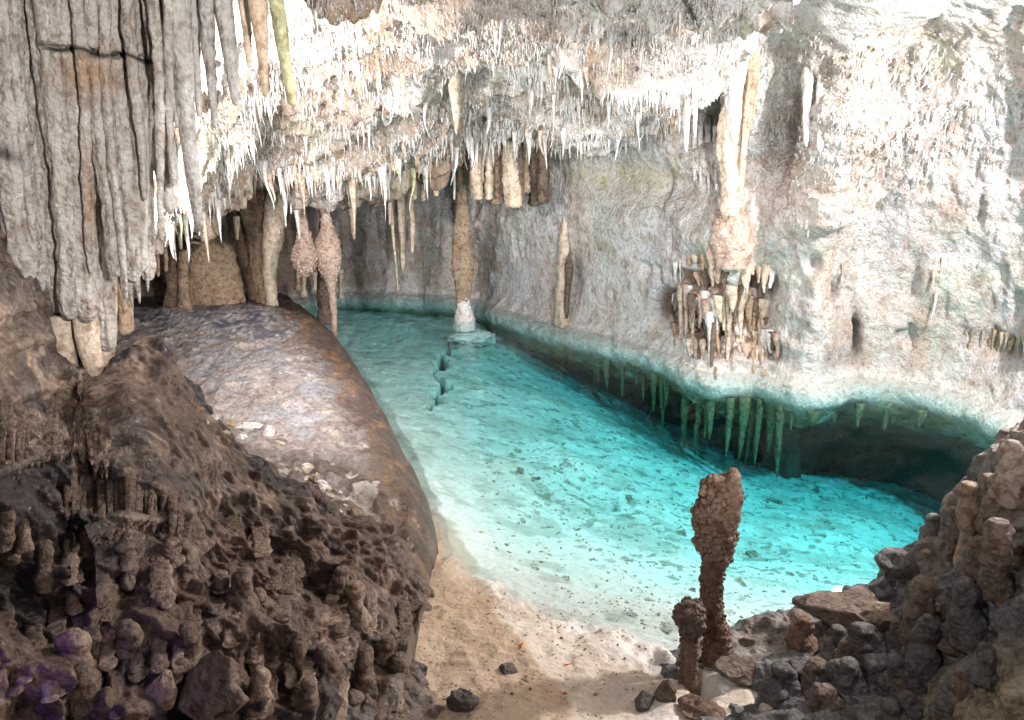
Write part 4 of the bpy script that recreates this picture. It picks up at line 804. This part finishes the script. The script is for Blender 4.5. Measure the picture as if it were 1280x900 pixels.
# stalagmite knobs on both foreground slopes
def knobby(x_, yb, h_, w_, mt, Y, label, group, seed):
    fl_ = 1.9 if group else 1.7
    e = lambda a_: rf.uniform(1 - a_, 1 + a_)
    formation('stalagmite', profile([x_, x_ + rf.uniform(-5, 5), x_ + rf.uniform(-4, 4)], [yb - h_, yb - h_ + w_ * .12, yb - h_ + w_ * .35, yb - h_ * .5, yb - h_ * .25, yb, yb + 14], [w_ * .2, w_ * .62, w_ * .85 * e(.1), w_ * .9 * e(.25), w_ * 1.15 * e(.25), w_ * (1.35 if group else 1.3), w_ * fl_], Y, seed, sides=30, n=44, rough=.42, knob=.03, knobf=16), mt, label, 'stalagmite', group)
for i, (x_, yb, h_, w_, mt, lb) in enumerate([(1002, 812, 42, 26, M_RUST, 'short orange brown stalagmite among the stones by the water'), (1152, 790, 66, 28, M_BROWN, 'broad brown stalagmite below the grey boulder'), (1212, 690, 86, 17, M_TAN, 'tan stalagmite with bright tip near the top of the right bank'),
        (1196, 684, 48, 14, M_BROWN, 'small grey brown stalagmite on the crest left of the tan one'), (1248, 735, 84, 26, M_BROWN, 'smooth brown stalagmite in the dark hollow of the right bank'), (1168, 665, 22, 16, M_DARK, 'tiny dark stalagmite nub on the crest of the right bank'),
        (1206, 790, 66, 30, M_DARK, 'stout dark grey stalagmite, lower of the right bank'), (1160, 840, 70, 28, M_DARK, 'grey cone stalagmite at the foot of the right bank'), (1268, 612, 60, 30, M_DRIP, 'pale lumpy stalagmite at the right edge of the picture'), (1238, 654, 60, 18, M_DRIP, 'pale tan stalagmite beside the lumpy one'),
        (1120, 850, 30, 24, M_DARK, 'small dark grey knob in the middle of the right bank'), (1060, 850, 26, 30, M_DARK, 'low dark rounded knob above the bottom right slabs')]):
    p = hit(x_, yb, 'rock600'); Y = (p[1] if p is not None else 4.3) - .02; knobby(x_, yb, h_, w_, mt, Y, lb, None, 400 + i)
def sizeword(h_): return 'tall' if h_ > 38 else ('squat' if h_ < 26 else 'middling')
def knob_place(x, y): return ('at the left edge' if x < 80 else 'left of the broken stump' if x < 210 else 'above the broken stump' if x < 310 else 'right of the broken stump' if x < 410 else 'near the brown sand') + (', low down' if y > 820 else ', halfway up' if y > 740 else ', high up')
for i in range(26):
    x_ = rf.uniform(-10, 500); yl = np.interp(x_, [0, 250, 400, 500], [640, 650, 690, 780]); yb = rf.uniform(yl, 895); p = hit(x_, yb, 'rock500')
    if p is None: continue
    h_ = rf.uniform(16, 50); w_ = rf.uniform(15, 30); mt, cn = rf.choice([(M_BROWN, 'brown'), (M_DRIP, 'pale brown'), (M_BROWN, 'brown')])
    knobby(x_, yb, h_, w_, mt, p[1] + .035, f'{sizeword(h_)} {cn} rounded knob on the left slope {knob_place(x_, yb)}', 'stalagmite knobs on the left slope', 430 + i)
for i in range(26):
    x_ = rf.uniform(960, 1280); yl = np.interp(x_, [960, 1130, 1280], [840, 780, 660]); yb = rf.uniform(yl, 895); p = hit(x_, yb, 'rock600')
    if p is None: continue
    h_ = rf.uniform(12, 34); mt, cn = rf.choice([(M_DARK, 'dark grey'), (M_DARK, 'dark grey'), (M_BROWN, 'brown')])
    knobby(x_, yb, h_, rf.uniform(14, 30), mt, p[1] + .03, f'small {cn} rounded knob on the right bank ' + ('beside the white shard' if x_ < 1010 else 'below the large brown rock' if x_ < 1090 else 'under the crest' if yb < 780 else 'below the grey cone stalagmite' if x_ < 1190 else 'near the right edge') + (', very low' if yb > 860 else ''), 'knobs on the right bank', 540 + i)
for i in range(80):
    x_ = rf.uniform(-10, 505); yl = np.interp(x_, [0, 200, 300, 400, 505], [660, 690, 660, 690, 770]); yb = rf.uniform(yl + 20, 915); Lr = rf.uniform(28, 75)
    VF = drape(x_, yb - Lr, x_ + rf.uniform(-4, 6), yb, rf.uniform(10, 18), rf.uniform(10, 20), ('rock500',), 700 + i, .02, 30, knob=.02, knobf=16)
    if VF is None: continue
    mt, cn = rf.choice([(M_BROWN, 'brown'), (M_DRIP, 'pale brown'), (M_BROWN, 'brown')]); formation('flowstone_rib', VF, mt, f'{"long" if Lr > 55 else "short"} {cn} rounded rib on the left slope ' + knob_place(x_, yb), 'flowstone', 'rounded ribs of the left slope')
# draped fringes on the left slope
for i in range(84):
    t_ = i % 2; x_ = rf.uniform(-5, 135) if t_ == 0 else rf.uniform(75, 235); yb = (580 if t_ == 0 else 658) + 12 * math.sin(x_ / 17.) + rf.uniform(-8, 8) + .06 * x_ * t_
    VF = drape(x_, yb - rf.uniform(50, 85), x_ + rf.uniform(-2, 3), yb, rf.uniform(8, 16), rf.uniform(3, 7), ('rock500',), 600 + i, .03)
    if VF is None: continue
    mt, cn = rf.choice([(M_DRIP, 'pale'), (M_BROWN, 'brown')]) if t_ == 0 else (M_BROWN, 'brown')
    formation('flowstone_drip', VF, mt, f'{cn} drip of the ' + ('upper draped tier ' + ('at the left edge' if x_ < 22 else 'near the left edge' if x_ < 45 else 'below the curtain\'s left half' if x_ < 75 else 'below the curtain\'s stubby columns' if x_ < 105 else 'at its right end') if t_ == 0 else 'lower draped tier ' + ('at its left end' if x_ < 105 else 'left of its middle' if x_ < 140 else 'in its middle' if x_ < 175 else 'right of its middle' if x_ < 205 else 'at its right end')), 'flowstone', 'upper draped tier' if t_ == 0 else 'lower draped tier')

# ------------------------------------------------------------------ loose stones on the pool floor and pebbles on the beach
def shards(n, xr, yr, wr, mat, flat, seed, names=('ground',), ok=None):
    out = []; r_ = random.Random(seed)
    while len(out) < n:
        x_, y_ = r_.uniform(*xr), r_.uniform(*yr); 
        if ok and not ok(x_, y_): n -= .2; continue
        p = hit(x_, y_, *names)
        if p is None: n -= .2; continue
        w_ = r_.uniform(*wr) / FPX * p[1]; k = r_.randint(5, 7); an = np.sort(np.array([r_.uniform(0, 6.28) for _ in range(k)])); rr = np.array([r_.uniform(.6, 1) for _ in range(k)]) * w_ / 2
        ring = np.stack([np.cos(an) * rr, np.sin(an) * rr * r_.uniform(.5, 1), np.zeros(k)], -1); th = flat * w_; R = Vector((r_.gauss(0, .12), r_.gauss(0, .12), 1)).normalized()
        q = R.to_track_quat('Z', 'Y').to_matrix(); q = np.array(q); top = (ring * .9 + [0, 0, th]) @ q.T + p; bot = (ring + [0, 0, -th]) @ q.T + p
        V = np.vstack([top, bot, (np.array([[0, 0, th * 1.15]]) @ q.T + p)]); i = np.arange(k); j = (i + 1) % k
        F = np.vstack([np.stack([i, j, np.full(k, 2 * k), np.full(k, 2 * k)], -1)[:0], np.stack([i, i + k, j + k, j], -1)]); Ft = [(a, b, 2 * k) for a, b in zip(i, j)]
        out.append((V, F, Ft))
    return out
def shard_mesh(lst, mat, nm, origin=np.zeros(3)):
    V, F, o = [], [], 0
    for a, f, t in lst: V.append(a - origin); F += [tuple(int(u) + o for u in q) for q in f] + [tuple(int(u) + o for u in q) for q in t]; o += len(a)
    me = bpy.data.meshes.new(nm); me.from_pydata(np.vstack(V).tolist(), [], F); me.materials.append(mat); return me
M_SHARD = rock_mat('pale_shard', (.52, .54, .48), rough=.85, bump=.4, scale=40, var=.4); M_DSH = rock_mat('dark_shard', (.30, .31, .25), rough=.85, bump=.4, scale=40, var=.4)
inpool = lambda x_, y_: y_ > np.interp(x_, [540, 700, 1000, 1200], [600, 520, 600, 640]) and y_ < np.interp(x_, [540, 650, 800, 900, 1000, 1200], [640, 720, 785, 790, 780, 650])
for i, s_ in enumerate(shards(90, (620, 1180), (560, 790), (12, 34), M_SHARD, .06, 91, ok=inpool)):
    c0 = s_[0].mean(0); o = add('stone_slab', shard_mesh([s_], M_SHARD if i % 5 else M_DSH, 'stone_slab', c0), None, c0); tag(o, 'flat broken stone slab lying on the turquoise pool floor', 'stone', 'stone slabs on the pool floor')
deb = shards(1250, (600, 1190), (470, 790), (3, 10), M_SHARD, .12, 92, ok=inpool)
tag(add('rubble', shard_mesh(deb[:1000], M_SHARD, 'rubble')), 'countless small pale stone chips scattered over the pool floor', 'rubble', None, 'stuff')
tag(add('rubble', shard_mesh(deb[1000:], M_DSH, 'rubble')), 'countless small dark chips scattered over the pool floor', 'rubble', None, 'stuff')
peb = shards(500, (520, 860), (740, 898), (1.5, 6), M_DARK, .3, 93)
tag(add('pebbles', shard_mesh(peb, M_CREAM, 'pebbles')), 'fine pale pebbles scattered on the beach', 'pebbles', None, 'stuff')
for i, (x_, y_) in enumerate([(611, 752), (654, 807), (706, 868), (708, 832), (744, 868)]):
    s_ = shards(1, (x_, x_ + .1), (y_, y_ + .1), (10, 14), M_LEAF, .15, 94 + i)[0]; c0 = s_[0].mean(0); tag(add('orange_pebble', shard_mesh([s_], M_LEAF, 'orange_pebble', c0), None, c0), 'small orange pebble on the beach', 'pebble', 'orange pebbles on the beach')
for i, (x_, y_) in enumerate([(702, 798), (731, 812), (772, 806), (663, 862), (640, 868)]):
    s_ = shards(1, (x_, x_ + .1), (y_, y_ + .1), (6, 8), M_DARK, .3, 104 + i)[0]; c0 = s_[0].mean(0); tag(add('dark_pebble', shard_mesh([s_], M_DARK, 'dark_pebble', c0), None, c0), 'small dark pebble on the beach', 'pebble', 'dark pebbles on the beach')
